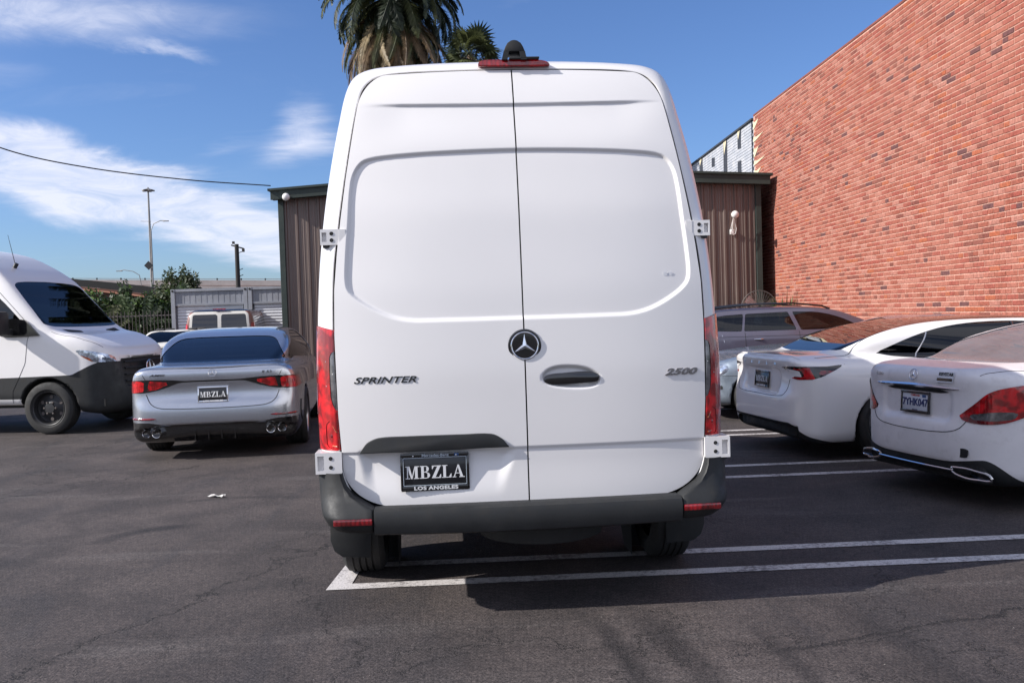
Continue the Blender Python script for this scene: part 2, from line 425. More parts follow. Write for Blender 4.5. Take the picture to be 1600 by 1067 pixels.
def serif_glyphs(txt):
    """bold serif capitals on a unit-height cell: list of polygons and total width"""
    T, t, s = .20, .075, .06   # thick stroke, thin stroke, serif height
    def bar(x0, y0, x1, y1, w0, w1=None):
        w1 = w1 or w0; return [(x0, y0), (x0+w0, y0), (x1+w1, y1), (x1, y1)]
    def rect(a, b, c, d): return [(a, b), (c, b), (c, d), (a, d)]
    G = {
     'M': (1.04, [rect(.12, 0, .20, 1), bar(.12, 1, .42, 0, T, .12), bar(.44, 0, .70, 1, t), rect(.72, 0, .72+T, 1), rect(0, 0, .34, s), rect(0, 1-s, .30, 1), rect(.62, 0, 1.04, s), rect(.72, 1-s, 1.04, 1)]),
     'B': (.80, [rect(.1, 0, .1+T, 1), rect(0, 0, .5, s), rect(0, 1-s, .5, 1), rect(.28, .48, .52, .54)]),
     'Z': (.76, [bar(.04, 0, .5, 1, .24), rect(.04, 0, .74, s+.01), rect(.06, 1-s-.01, .74, 1), [(.74, 0), (.74, .3), (.69, .3), (.58, .05)], [(.06, 1), (.06, .72), (.11, .72), (.22, .95)]]),
     'L': (.74, [rect(.1, 0, .1+T, 1), rect(0, 0, .70, s), rect(0, 1-s, .42, 1), [(.70, 0), (.72, .32), (.67, .32), (.52, .05)]]),
     'A': (.92, [bar(.08, 0, .40, 1, t, .08), bar(.60, 0, .38, 1, T+.02, .12), rect(.22, .30, .68, .36), rect(0, 0, .28, s), rect(.5, 0, .92, s)]),
    }
    out = []; x = 0
    for ch in txt:
        w, ps = G[ch]; ps = list(ps)
        if ch == 'B':
            for cy, ry, cx, rx in ((.755, .245, .42, .26), (.25, .25, .44, .32)):
                n = 10
                for i in range(n):
                    a0 = -math.pi/2+math.pi*i/n; a1 = a0+math.pi/n
                    ps.append([(cx+(rx-T*math.cos(a0)**1-.0)*math.cos(a0), cy+(ry-s)*math.sin(a0)), (cx+rx*math.cos(a0), cy+ry*math.sin(a0)), (cx+rx*math.cos(a1), cy+ry*math.sin(a1)), (cx+(rx-T*math.cos(a1))*math.cos(a1), cy+(ry-s)*math.sin(a1))])
        out += [[(px+x, py) for px, py in p] for p in ps]; x += w+.05
    return out, x-.05
def put_serif(name, txt, w, h, origin, right, up, mat, parent, lift=.0015):
    P, W = serif_glyphs(txt); r = Vector(right).normalized(); u = Vector(up).normalized(); n = r.cross(u); mb = MB()
    for i, p in enumerate(P):
        z = lift+.00002*(i % 7)
        mb.add([Vector(origin)+r*((a/W-.5)*w)+u*((b-.5)*h)+n*z for a, b in p], [tuple(range(len(p)))])
    return mb.build(name, mat, parent, False)

def star_badge(parent, c, normal, up, R, name='star_emblem', disc=None, ring=None, thick=.012):
    n = Vector(normal).normalized(); u = Vector(up); u = (u-n*u.dot(n)).normalized(); r = u.cross(n)
    mt = Matrix((r.to_4d(), u.to_4d(), n.to_4d(), Vector((0, 0, 0, 1)))).transposed(); mt = Matrix.Translation(c) @ Matrix([[r.x, u.x, n.x, 0], [r.y, u.y, n.y, 0], [r.z, u.z, n.z, 0], [0, 0, 0, 1]])
    mb = MB(); rr = R*.07
    mb.tube([(math.cos(a)*(R-rr), math.sin(a)*(R-rr), rr*.6) for a in np.linspace(0, 2*math.pi, 49)[:-1]], rr, 8, closed=True)
    for k in range(3):
        a = math.pi/2+k*2*math.pi/3; d = Vector((math.cos(a), math.sin(a), 0)); s_ = Vector((-d.y, d.x, 0)); w = R*.15
        b0 = d*(R*.02)-s_*w; b1 = d*(R*.02)+s_*w; tip = d*(R*.93); z0 = rr*.4; pk = Vector((0, 0, R*.16))
        back = -d*w*.6
        mb.add([b0+Vector((0, 0, z0)), b1+Vector((0, 0, z0)), tip+Vector((0, 0, z0)), pk], [(0, 2, 3), (2, 1, 3)])
    mb.xform(mt); e = mb.build(name, ring or M['chrome'], parent, False)
    if disc:
        MB().lathe([(0, R*.97), (rr*.5, R*.97), (rr*.55, R*.9), (rr*.35, .001)], 'z', n=40).xform(mt).build('emblem_backing', disc, parent)
    return e

def wheel(parent, x, y, R, w, side, style='alloy', spokes=10, name='wheel', rim_r=None):
    """side: +1 outer face towards +x; thing > wheel (tyre) > rim, hub_cap"""
    rr = rim_r or R*.66; h = w/2; mb = MB()
    prof = [(-h*.8, rr), (-h, rr+.03), (-h*1.0, R*.9), (-h*.8, R*.985), (-h*.62, R)]
    for g in (-.45, -.15, .15, .45):
        prof += [(h*(g-.05), R), (h*(g-.03), R-.009), (h*(g+.03), R-.009), (h*(g+.05), R)]
    prof += [(h*.62, R), (h*.8, R*.985), (h, R*.9), (h, rr+.03), (h*.8, rr)]
    mb.lathe(prof, 'x', (0, 0, 0), 56)
    t = mb.build(name, M['rubber'], parent, loc=(x, y, R))
    o = side; mb = MB()
    mb.lathe([(o*h*.82, rr+.006), (o*h*.9, rr), (o*h*.82, rr-.012), (o*h*.1, rr-.03), (-o*h*.7, rr-.03)], 'x', n=56)
    if style == 'steel':
        mb.lathe([(o*h*.1, rr-.03), (o*h*.25, rr*.86), (o*h*.05, rr*.78), (o*h*.15, rr*.55), (o*h*.42, rr*.42), (o*h*.5, rr*.3), (o*h*.62, rr*.28), (o*h*.64, .001)], 'x', n=56)
    else:
        mb.lathe([(o*h*.45, rr*.22), (o*h*.6, rr*.18), (o*h*.62, .001)], 'x', n=24)
        for k in range(spokes):
            a = 2*math.pi*k/spokes; c, s_ = math.cos(a), math.sin(a)
            def P(rad, tan, dx): return (dx, rad*c-tan*s_, rad*s_+tan*c)
            wi, wo = rr*.05, rr*.075
            V = [P(rr*.16, -wi, o*h*.58), P(rr*.16, wi, o*h*.58), P(rr*.97, wo, o*h*.78), P(rr*.97, -wo, o*h*.78), P(rr*.16, -wi, o*h*.3), P(rr*.16, wi, o*h*.3), P(rr*.97, wo, o*h*.35), P(rr*.97, -wo, o*h*.35)]
            mb.add(V, [(0, 1, 2, 3), (4, 7, 6, 5), (0, 4, 5, 1), (1, 5, 6, 2), (2, 6, 7, 3), (3, 7, 4, 0)])
    mb.build('rim', M['steel'] if style == 'steel' else M['alloy'], t)
    MB().lathe([(-o*h*.2, rr-.035), (-o*h*.2, .001)], 'x', n=32).build('brake_disc', M['dark'], t)
    if style == 'steel':
        b = MB()
        for k in range(6):
            a = k*math.pi/3; b.box((o*h*.5, math.cos(a)*rr*.36, math.sin(a)*rr*.36), (.03, .025, .025), bev=.004)
            a += math.pi/6; b.lathe([(o*h*.2, .001), (o*h*.2, .026)], 'x', (0, math.cos(a)*rr*.66, math.sin(a)*rr*.66), 12)
        tag(b.build('lug_nut', M['iron'], t), kind='stuff')
    return t
mats()
# ------------------------------------------------------------------ sky
def make_world():
    w = bpy.data.worlds.new('World'); SC.world = w; w.use_nodes = True; nt = NT(w.node_tree)
    bg = nt.n['Background']; bg.inputs[1].default_value = SKY_STRENGTH
    sk = nt.node('ShaderNodeTexSky'); sk.sky_type = 'NISHITA'; sk.sun_disc = False
    sk.sun_elevation = el; sk.sun_rotation = az; sk.air_density = 1.0; sk.dust_density = .6; sk.ozone_density = 2.2; sk.altitude = 50
    tc = nt.node('ShaderNodeTexCoord'); sx = nt.node('ShaderNodeSeparateXYZ'); nt.l.new(tc.outputs['Generated'], sx.inputs[0])
    x, y, z = sx.outputs
    zz = nt.m('ADD', nt.m('MAXIMUM', z, 0.), .12)
    cb = nt.node('ShaderNodeCombineXYZ'); nt.l.new(nt.m('DIVIDE', x, zz), cb.inputs[0]); nt.l.new(nt.m('DIVIDE', y, zz), cb.inputs[1])
    mp = nt.node('ShaderNodeMapping'); nt.l.new(cb.outputs[0], mp.inputs[0]); mp.inputs['Rotation'].default_value = (0, 0, R_(-28)); mp.inputs['Scale'].default_value = (.55, 1.5, 1)
    n1 = nt.noise(mp.outputs[0], 1.3, 9, .62, 1.1); 
    mp2 = nt.node('ShaderNodeMapping'); nt.l.new(tc.outputs['Generated'], mp2.inputs[0]); mp2.inputs['Scale'].default_value = (1.2, 1.2, 4.)
    n2 = nt.noise(mp2.outputs[0], 3.2, 9, .62, .9)
    # the cloud banks of this sky, as soft ellipses in azimuth tangent / elevation tangent
    yy = nt.m('MAXIMUM', y, .05); a = nt.m('DIVIDE', x, yy); e = nt.m('DIVIDE', z, yy)
    front = nt.ramp(y, .02, .3)
    tot = None
    wob = nt.m('MULTIPLY', nt.m('SUBTRACT', n2, .5), .085); e = nt.m('ADD', e, wob)
    wob2 = nt.m('MULTIPLY', nt.m('SUBTRACT', n1, .5), .10); a = nt.m('ADD', a, wob2)
    for ca, ce, ra, re, ang, k in ((-.50, .335, .24, .036, -3, .72), (-.46, .160, .22, .034, -17, 1.15), (-.30, .112, .15, .022, -20, .95), (-.215, .215, .035, .028, 35, .62), (-.20, .185, .07, .02, 12, .5), (-.24, .075, .07, .016, 0, .4), (.02, .34, .07, .012, 28, .28), (-.47, .115, .05, .02, 0, .5), (-.62, .185, .12, .035, -12, .8), (-.36, .285, .05, .008, -10, .5), (-.30, .195, .04, .012, 10, .35), (-.56, .27, .09, .016, -8, .35)):
        c, s = math.cos(R_(ang)), math.sin(R_(ang)); da = nt.m('SUBTRACT', a, ca); de = nt.m('SUBTRACT', e, ce)
        p = nt.m('DIVIDE', nt.m('ADD', nt.m('MULTIPLY', da, c), nt.m('MULTIPLY', de, s)), ra); q = nt.m('DIVIDE', nt.m('SUBTRACT', nt.m('MULTIPLY', de, c), nt.m('MULTIPLY', da, s)), re)
        g = nt.m('MULTIPLY', nt.m('EXPONENT', nt.m('MULTIPLY', nt.m('ADD', nt.m('MULTIPLY', p, p), nt.m('MULTIPLY', q, q)), -.8)), k)
        tot = g if tot is None else nt.m('ADD', tot, g)
    tot = nt.m('MULTIPLY', tot, front)
    fine = nt.ramp(nt.noise(mp2.outputs[0], 9, 9, .68, 1.6), .2, .75, .45, 1.05)
    cl = nt.m('MULTIPLY', nt.ramp(tot, .20, 1.0, 0, .95), fine)
    fill_clouds = nt.m('MULTIPLY', nt.ramp(n1, .28, .60), nt.m('SUBTRACT', .85, nt.m('MULTIPLY', front, .85)))  # unseen clouds outside the view, added to lift and whiten the fill light
    cl = nt.m('ADD', cl, fill_clouds)
    bgc = nt.m('MULTIPLY', nt.ramp(n1, .55, .9), .18); bgc = nt.m('MULTIPLY', bgc, nt.ramp(nt.m('ADD', nt.m('MULTIPLY', x, -1.), nt.m('MULTIPLY', z, .2)), -.2, .35))
    cl = nt.m('MINIMUM', nt.m('ADD', cl, bgc), .88)
    cl = nt.m('MULTIPLY', cl, nt.ramp(z, 0, .03))
    blue = nt.mix(1, sk.outputs[0], (.62, .78, 1.10, 1), 'MULTIPLY')
    col = nt.mix(cl, blue, (7.0, 7.2, 8.3, 1))
    nt.l.new(col, bg.inputs[0])
make_world()

# ------------------------------------------------------------------ ground
def asphalt_material():
    m = bpy.data.materials.new('old_asphalt'); m.use_nodes = True; nt = NT(m.node_tree); p = nt.n['Principled BSDF']
    co = nt.coord()
    big = nt.noise(co, .35, 5, .6); mid = nt.noise(co, 1.7, 6, .62, .4); fine = nt.noise(co, 95, 3, .7); grit = nt.noise(co, 330, 2, .6)
    c = nt.mix(nt.ramp(big, .3, .7), (.046, .039, .038, 1), (.073, .062, .059, 1))
    c = nt.mix(nt.ramp(mid, .38, .66, 0, .75), c, (.032, .028, .028, 1))
    mp = nt.coord(scale=(1.0, .28, 1), rot=(0, 0, R_(35))); st = nt.noise(mp, 1.6, 6, .6, .7)
    c = nt.mix(nt.ramp(st, .52, .66, 0, .62), c, (.036, .033, .035, 1))
    mp = nt.coord(scale=(.22, 1.2, 1), rot=(0, 0, R_(8))); st2 = nt.noise(mp, 1.2, 6, .65, .9)
    c = nt.mix(nt.ramp(st2, .54, .70, 0, .45), c, (.11, .10, .097, 1))
    # tyre scuffs: broad arcs
    sp = nt.node('ShaderNodeSeparateXYZ'); nt.l.new(co, sp.inputs[0])
    for cx, cy, r, w, k, a0, a1 in ((-2.38, 6.28, .48, .075, .75, 75, 200), (-2.2, 6.55, 1.25, .05, .4, 60, 130), (-4.2, 3.2, 4.70, .05, .55, -12, 22), (-4.2, 3.2, 4.95, .07, .5, -14, 20), (-4.1, 3.3, 5.25, .045, .5, -16, 14), (-4.4, 3.2, 6.1, .08, .4, -10, 16), (-.9, 12, 6.6, .09, .4, 200, 262), (-.9, 12, 6.95, .06, .35, 205, 255), (-6.6, 1, 4.6, .10, .4, 10, 80), (-6.6, 1, 5.0, .07, .3, 20, 75)):
        dx = nt.m('SUBTRACT', sp.outputs[0], cx); dy = nt.m('SUBTRACT', sp.outputs[1], cy)
        rr = nt.m('SQRT', nt.m('ADD', nt.m('MULTIPLY', dx, dx), nt.m('MULTIPLY', dy, dy)))
        rr = nt.m('ADD', rr, nt.m('MULTIPLY', nt.m('SUBTRACT', mid, .5), .10))
        g = nt.ramp(nt.m('ABSOLUTE', nt.m('SUBTRACT', rr, r)), w*.3, w*1.7, 1, 0)
        an = nt.m('MULTIPLY', nt.m('ARCTAN2', dy, dx), 180/math.pi); mid_a = (a0+a1)/2
        an = nt.m('SUBTRACT', an, mid_a if mid_a <= 180 else mid_a-360)
        win = nt.ramp(nt.m('ABSOLUTE', an), (a1-a0)/2*.45, (a1-a0)/2, 1, 0)
        c = nt.mix(nt.m('MULTIPLY', nt.m('MULTIPLY', g, win), nt.m('MULTIPLY', nt.ramp(st, .3, .6, .75, 1.4), k)), c, (.020, .018, .019, 1))
    # long single cracks wandering over the lot
    lc = None; wn = nt.noise(co, 1.1, 8, .68); wn2 = nt.noise(co, 7, 4, .6)
    for x0, y0, kx, ya, yb, wd in ((-1.55, 5.5, .42, 3.4, 6.9, .006), (-1.0, 4.6, -.25, 3.3, 5.4, .004), (2.6, 4.4, 3.2, 3.9, 4.75, .006), (-4.6, 8, .8, 6.2, 9.8, .006), (.6, 4.2, .5, 3.2, 4.4, .004)):
        d = nt.m('SUBTRACT', nt.m('SUBTRACT', sp.outputs[0], x0), nt.m('MULTIPLY', nt.m('SUBTRACT', sp.outputs[1], y0), kx))
        d = nt.m('ADD', d, nt.m('ADD', nt.m('MULTIPLY', nt.m('SUBTRACT', wn, .5), 1.5), nt.m('MULTIPLY', nt.m('SUBTRACT', wn2, .5), .16)))
        g = nt.ramp(nt.m('DIVIDE', nt.m('ABSOLUTE', d), math.sqrt(1+kx*kx)), wd*.6, wd*3.0, 1, 0)
        g = nt.m('MULTIPLY', g, nt.ramp(nt.m('ABSOLUTE', nt.m('SUBTRACT', sp.outputs[1], (ya+yb)/2)), (yb-ya)*.42, (yb-ya)*.5, 1, 0))
        lc = g if lc is None else nt.m('MAXIMUM', lc, g)
    # cracks
    def cracks(scale, width, warp, lo, hi):
        wv = nt.node('ShaderNodeVectorMath', operation='ADD'); nt.l.new(co, wv.inputs[0])
        nc = nt.node('ShaderNodeTexNoise'); nt.l.new(co, nc.inputs[0]); nc.inputs['Scale'].default_value = warp; nc.inputs['Detail'].default_value = 7; nc.inputs['Roughness'].default_value = .65
        sb = nt.node('ShaderNodeVectorMath', operation='SUBTRACT'); nt.l.new(nc.outputs['Color'], sb.inputs[0]); sb.inputs[1].default_value = (.5, .5, .5)
        sc = nt.node('ShaderNodeVectorMath', operation='SCALE'); nt.l.new(sb.outputs[0], sc.inputs[0]); sc.inputs['Scale'].default_value = .9/scale
        nt.l.new(sc.outputs[0], wv.inputs[1])
        vo = nt.node('ShaderNodeTexVoronoi', feature='DISTANCE_TO_EDGE'); nt.l.new(wv.outputs[0], vo.inputs[0]); vo.inputs['Scale'].default_value = scale
        k = nt.ramp(vo.outputs[0], 0, width, 1, 0); return nt.m('MULTIPLY', k, nt.ramp(nt.noise(co, .55*scale, 3, .5), lo, hi))
    cr = nt.m('MAXIMUM', cracks(.42, .006, 1.2, .44, .54), cracks(1.6, .010, 3., .57, .68))
    cr = nt.m('MAXIMUM', cr, lc)
    c = nt.mix(nt.m('MULTIPLY', cr, .88), c, (.018, .016, .016, 1))
    # stones in the mix
    g2 = nt.noise(co, 48, 3, .75); g3 = nt.noise(co, 19, 5, .7)
    c = nt.mix(1, c, nt.mix(nt.ramp(fine, .34, .66, 0, 1, False), (.42, .42, .43, 1), (1.65, 1.62, 1.6, 1)), 'MULTIPLY')
    c = nt.mix(1, c, nt.mix(nt.ramp(g2, .34, .66, 0, 1, False), (.62, .62, .63, 1), (1.42, 1.40, 1.38, 1)), 'MULTIPLY')
    c = nt.mix(1, c, nt.mix(nt.ramp(g3, .34, .66, 0, 1, False), (.78, .78, .79, 1), (1.24, 1.22, 1.2, 1)), 'MULTIPLY')
    c = nt.mix(nt.ramp(nt.noise(co, 130, 1, .5), .72, .80, 0, .6), c, (.34, .31, .28, 1))
    spk = nt.noise(co, 34, 1, .5); c = nt.mix(nt.ramp(spk, .815, .84, 0, .85), c, (.50, .47, .42, 1))
    nt.l.new(c, p.inputs['Base Color']); p.inputs['Roughness'].default_value = .78; p.inputs['Specular IOR Level'].default_value = .35
    h = nt.m('ADD', nt.m('MULTIPLY', fine, .8), nt.m('MULTIPLY', g2, 1.0)); h = nt.m('SUBTRACT', h, nt.m('MULTIPLY', cr, 1.6)); h = nt.m('ADD', h, nt.m('MULTIPLY', mid, 1.2))
    nt.l.new(nt.bump(h, .75, .006), p.inputs['Normal']); return m
def line_material():
    m = bpy.data.materials.new('worn_line_paint'); m.use_nodes = True; nt = NT(m.node_tree); p = nt.n['Principled BSDF']
    co = nt.coord(); a = nt.noise(co, 30, 8, .75); b = nt.noise(co, 2.5, 5, .6); n3 = nt.noise(co, 140, 3, .6)
    f = nt.m('ADD', nt.m('MULTIPLY', a, .6), nt.m('MULTIPLY', b, .4))
    c = nt.mix(nt.ramp(f, .47, .60, 0, .85), (.56, .53, .52, 1), (.12, .105, .105, 1))
    c = nt.mix(nt.ramp(n3, .50, .66, 0, .55), c, (.12, .11, .11, 1))
    nt.l.new(c, p.inputs['Base Color']); p.inputs['Roughness'].default_value = .8
    nt.l.new(nt.bump(n3, .5, .003), p.inputs['Normal']); return m
M['asphalt'] = asphalt_material(); M['line'] = line_material()
def ground():
    V = []; F = []; xs = [-900, -60, -12, -8, -4, 0, 4, 8, 12, 60, 900]; ys = [-300, -10, 0, 4, 8, 12, 18, 28, 60, 300, 1500]
    for y in ys:
        for x in xs: V.append((x, y, 0))
    n = len(xs)
    for j in range(len(ys)-1):
        for i in range(n-1): F.append((j*n+i, j*n+i+1, (j+1)*n+i+1, (j+1)*n+i))
    tag(mesh_object('ground', V, F, M['asphalt'], smooth=False), kind='structure')
    # double parking lines with closed left ends
    for x0, yA, yB, k in ((-1.04, 5.56, 5.13, .046), (-1.2, 8.48, 7.92, .055), (-1.2, 10.92, 10.54, .05), (-1.2, 13.7, 13.25, .05)):
        V = []; F = []; w = .105
        def strip(P):
            b = len(V)
            for p in P: V.append((p[0], p[1], .004))
            for i in range(len(P)//2-1): F.append((b+2*i, b+2*i+1, b+2*i+3, b+2*i+2))
        xr = 7.0; off = x0*k
        a = [(x, yA+k*x+d) for x in np.linspace(x0+w, xr, 30) for d in (-w/2, w/2)]; b_ = [(x, yB+k*x+d) for x in np.linspace(x0+w, xr, 30) for d in (-w/2, w/2)]
        strip(a); strip(b_)
        V2 = [(x0-.02, yB+off-w/2, .004), (x0+w, yB+k*(x0+w)-w/2, .004), (x0+w, yA+k*(x0+w)+w/2, .004), (x0, yA+off+w/2, .004)]; bb = len(V); V.extend(V2); F.append((bb, bb+1, bb+2, bb+3))
        tag(mesh_object('parking_line', V, F, M['line'], smooth=False), kind='structure')
    # a crumpled scrap of paper
    random.seed(4); mb = MB(); n = 7; V = []; F = []
    for i in range(n):
        for j in range(4): V.append(((i-3)*.022+random.uniform(-.005, .005), (j-1.5)*.02+random.uniform(-.005, .005), .012+random.uniform(-.007, .012)))
    for i in range(n-1):
        for j in range(3): F.append((i*4+j, i*4+j+1, (i+1)*4+j+1, (i+1)*4+j))
    o = mesh_object('paper_scrap', V, F, M['paper'], smooth=False, loc=(-2.55, 7.85, .002), rot=(0, 0, -.2)); tag(o, 'small crumpled scrap of white paper lying on the open asphalt left of the van', 'litter')
ground()
# ------------------------------------------------------------------ the big white van seen from behind
def grid_surf(P):
    """P: (n,m,3) grid -> Surf with smooth normals"""
    n, m = P.shape[:2]
    du = np.gradient(P, axis=0); dv = np.gradient(P, axis=1); N = np.cross(du, dv); N /= np.maximum(np.linalg.norm(N, axis=2, keepdims=True), 1e-12)
    i = np.arange(n*m).reshape(n, m); a, b, c, d = i[:-1, :-1].ravel(), i[1:, :-1].ravel(), i[1:, 1:].ravel(), i[:-1, 1:].ravel()
    return Surf(P.reshape(-1, 3), np.vstack([np.stack([a, b, c], 1), np.stack([a, c, d], 1)]), N.reshape(-1, 3))
VZ = [0, .9, 1.2, 1.6, 2.0, 2.3, 2.5, 2.65, 2.8, 2.95]; VG = [.09, .09, .095, .12, .17, .235, .295, .35, .42, .5]
_zz = np.linspace(0, 2.95, 300); _gg = np.interp(_zz, VZ, VG); _k = np.exp(-np.linspace(-2, 2, 31)**2); _k /= _k.sum()
_gg = np.convolve(np.pad(_gg, 15, mode='edge'), _k, 'valid')
def van_g(x, z): return np.interp(z, _zz, _gg)+.050*np.minimum(np.abs(x)/.95, 1.25)**3
PANEL = spline([(0, 2.310), (.36, 2.303), (.64, 2.288), (.755, 2.268), (.80, 2.225), (.825, 2.15), (.842, 1.95), (.858, 1.76), (.860, 1.655), (.842, 1.605), (.77, 1.545), (.66, 1.487), (.56, 1.461), (.44, 1.456), (0, 1.455), (-.44, 1.456), (-.56, 1.461), (-.66, 1.487), (-.77, 1.545), (-.842, 1.605), (-.860, 1.655), (-.858, 1.76), (-.842, 1.95), (-.825, 2.15), (-.80, 2.225), (-.755, 2.268), (-.64, 2.288), (-.36, 2.303)], 4)
BOWL = spline([(-.815, .835), (-.812, .74), (-.795, .63), (-.76, .565), (-.70, .545), (-.2, .545), (-.125, .56), (-.095, .66), (-.075, .835)], 5)
GRIP = spline([(.088, 1.165), (.125, 1.205), (.20, 1.218), (.30, 1.207), (.36, 1.178), (.382, 1.145), (.36, 1.110), (.28, 1.100), (.17, 1.110), (.11, 1.130)], 5)
def relief(x, z):
    d = .015*sstep(-poly_sdf(x, z, PANEL), -.005, .014)
    d += .013*sstep(2.560-z+.02*x*x-.004, 0, .015)*(1-sstep(2.54-z, .0, .22))*(1-sstep(np.abs(x), .52, .80))
    d += .008*sstep(.822-z, -.003, .010)*(1-sstep(.82-z, .06, .24)*.6)
    d += .022*sstep(-poly_sdf(x, z, BOWL), -.004, .06)*sstep(z, .57, .80)
    d += .024*sstep(-poly_sdf(x, z, GRIP), -.001, .016)
    return d
WZ = [.4, .70, .82, 1.02, 1.4, 1.62, 1.81, 1.97, 2.185, 2.49, 2.63, 2.8]; WW = [.895, .907, .911, .923, .929, .924, .906, .885, .855, .806, .780, .748]
def door_W(z): return np.interp(z, WZ, WW)
def corner(u, u0): 
    t = np.clip((u-u0)/(1-u0), 0, 1); return 1-np.sqrt(np.maximum(1-t**2.1, 0))
def build_door(parent, s):
    nu, nv = 150, 370
    u = np.sin(np.linspace(0, 1, nu)*math.pi/2)**.9; v = np.linspace(0, 1, nv)
    zt = 2.743-.022*u*u-.17*corner(u, .84); zb = .551+.20*corner(u, .70)
    Z = zb[:, None]+(zt-zb)[:, None]*v[None]
    X = s*(u[:, None]*(door_W(Z)-.0065)); X = X+(.008+s*.0035)*(1-u[:, None])
    Y = van_g(X, Z)+relief(X, Z)
    P = np.stack([X, Y, Z], 2)
    # rolled edge so the panel has thickness
    e = .004
    B = P.copy(); 
    ring = [P]
    S = grid_surf(P if s > 0 else P[::-1])
    if s < 0: pass
    if S.N[:, 1].mean() > 0: S = S.flipped()
    # edge skirt
    loop = np.vstack([P[:, 0], P[-1, 1:], P[-2::-1, -1], P[0, -2:0:-1]]); n = len(loop)
    back = loop+np.array([0, .035, 0]); V = np.vstack([loop, back]); i = np.arange(n); j = (i+1) % n
    nn = np.zeros((2*n, 3)); t = np.roll(loop, -1, 0)-np.roll(loop, 1, 0); sk = np.cross(t, [0, 1, 0]); c0 = loop.mean(0)
    sk = np.where((sk*(loop-c0)).sum(1, keepdims=True) < 0, -sk, sk); sk /= np.maximum(np.linalg.norm(sk, axis=1, keepdims=True), 1e-9); nn[:n] = sk; nn[n:] = sk
    S = S.merged(Surf(V, np.vstack([np.stack([i, j, j+n], 1), np.stack([i, j+n, i+n], 1)]), nn))
    return S.build('rear_door', M['van_white'], parent)

VKEYS = [((.84, .600), (.965, .44)), ((.875, .65), (.985, .60)), ((.905, .74), (1.0, .70)), ((.914, .83), (1.004, .83)), ((.925, 1.1), (1.010, 1.1)), ((.929, 1.4), (1.003, 1.42)), ((.920, 1.7), (.988, 1.7)), ((.892, 1.93), (.965, 1.93)), ((.852, 2.2), (.927, 2.2)), ((.806, 2.48), (.876, 2.48)), ((.785, 2.575), (.84, 2.63)), ((.758, 2.655), (.797, 2.712)), ((.70, 2.711), (.722, 2.752)), ((.60, 2.735), (.60, 2.768)), ((.35, 2.744), (.35, 2.780)), ((0, 2.75), (0, 2.786))]
def van_outline():
    I = spline([k[0] for k in VKEYS], 8, False); O = spline([(k[1][0]*1.018, 1.48+(k[1][1]-1.48)*1.027 if k[1][1] > 1.48 else k[1][1]) for k in VKEYS], 8, False)
    I = np.vstack([I*[-1, 1], I[-2::-1]]); O = np.vstack([O*[-1, 1], O[-2::-1]])
    return I, O
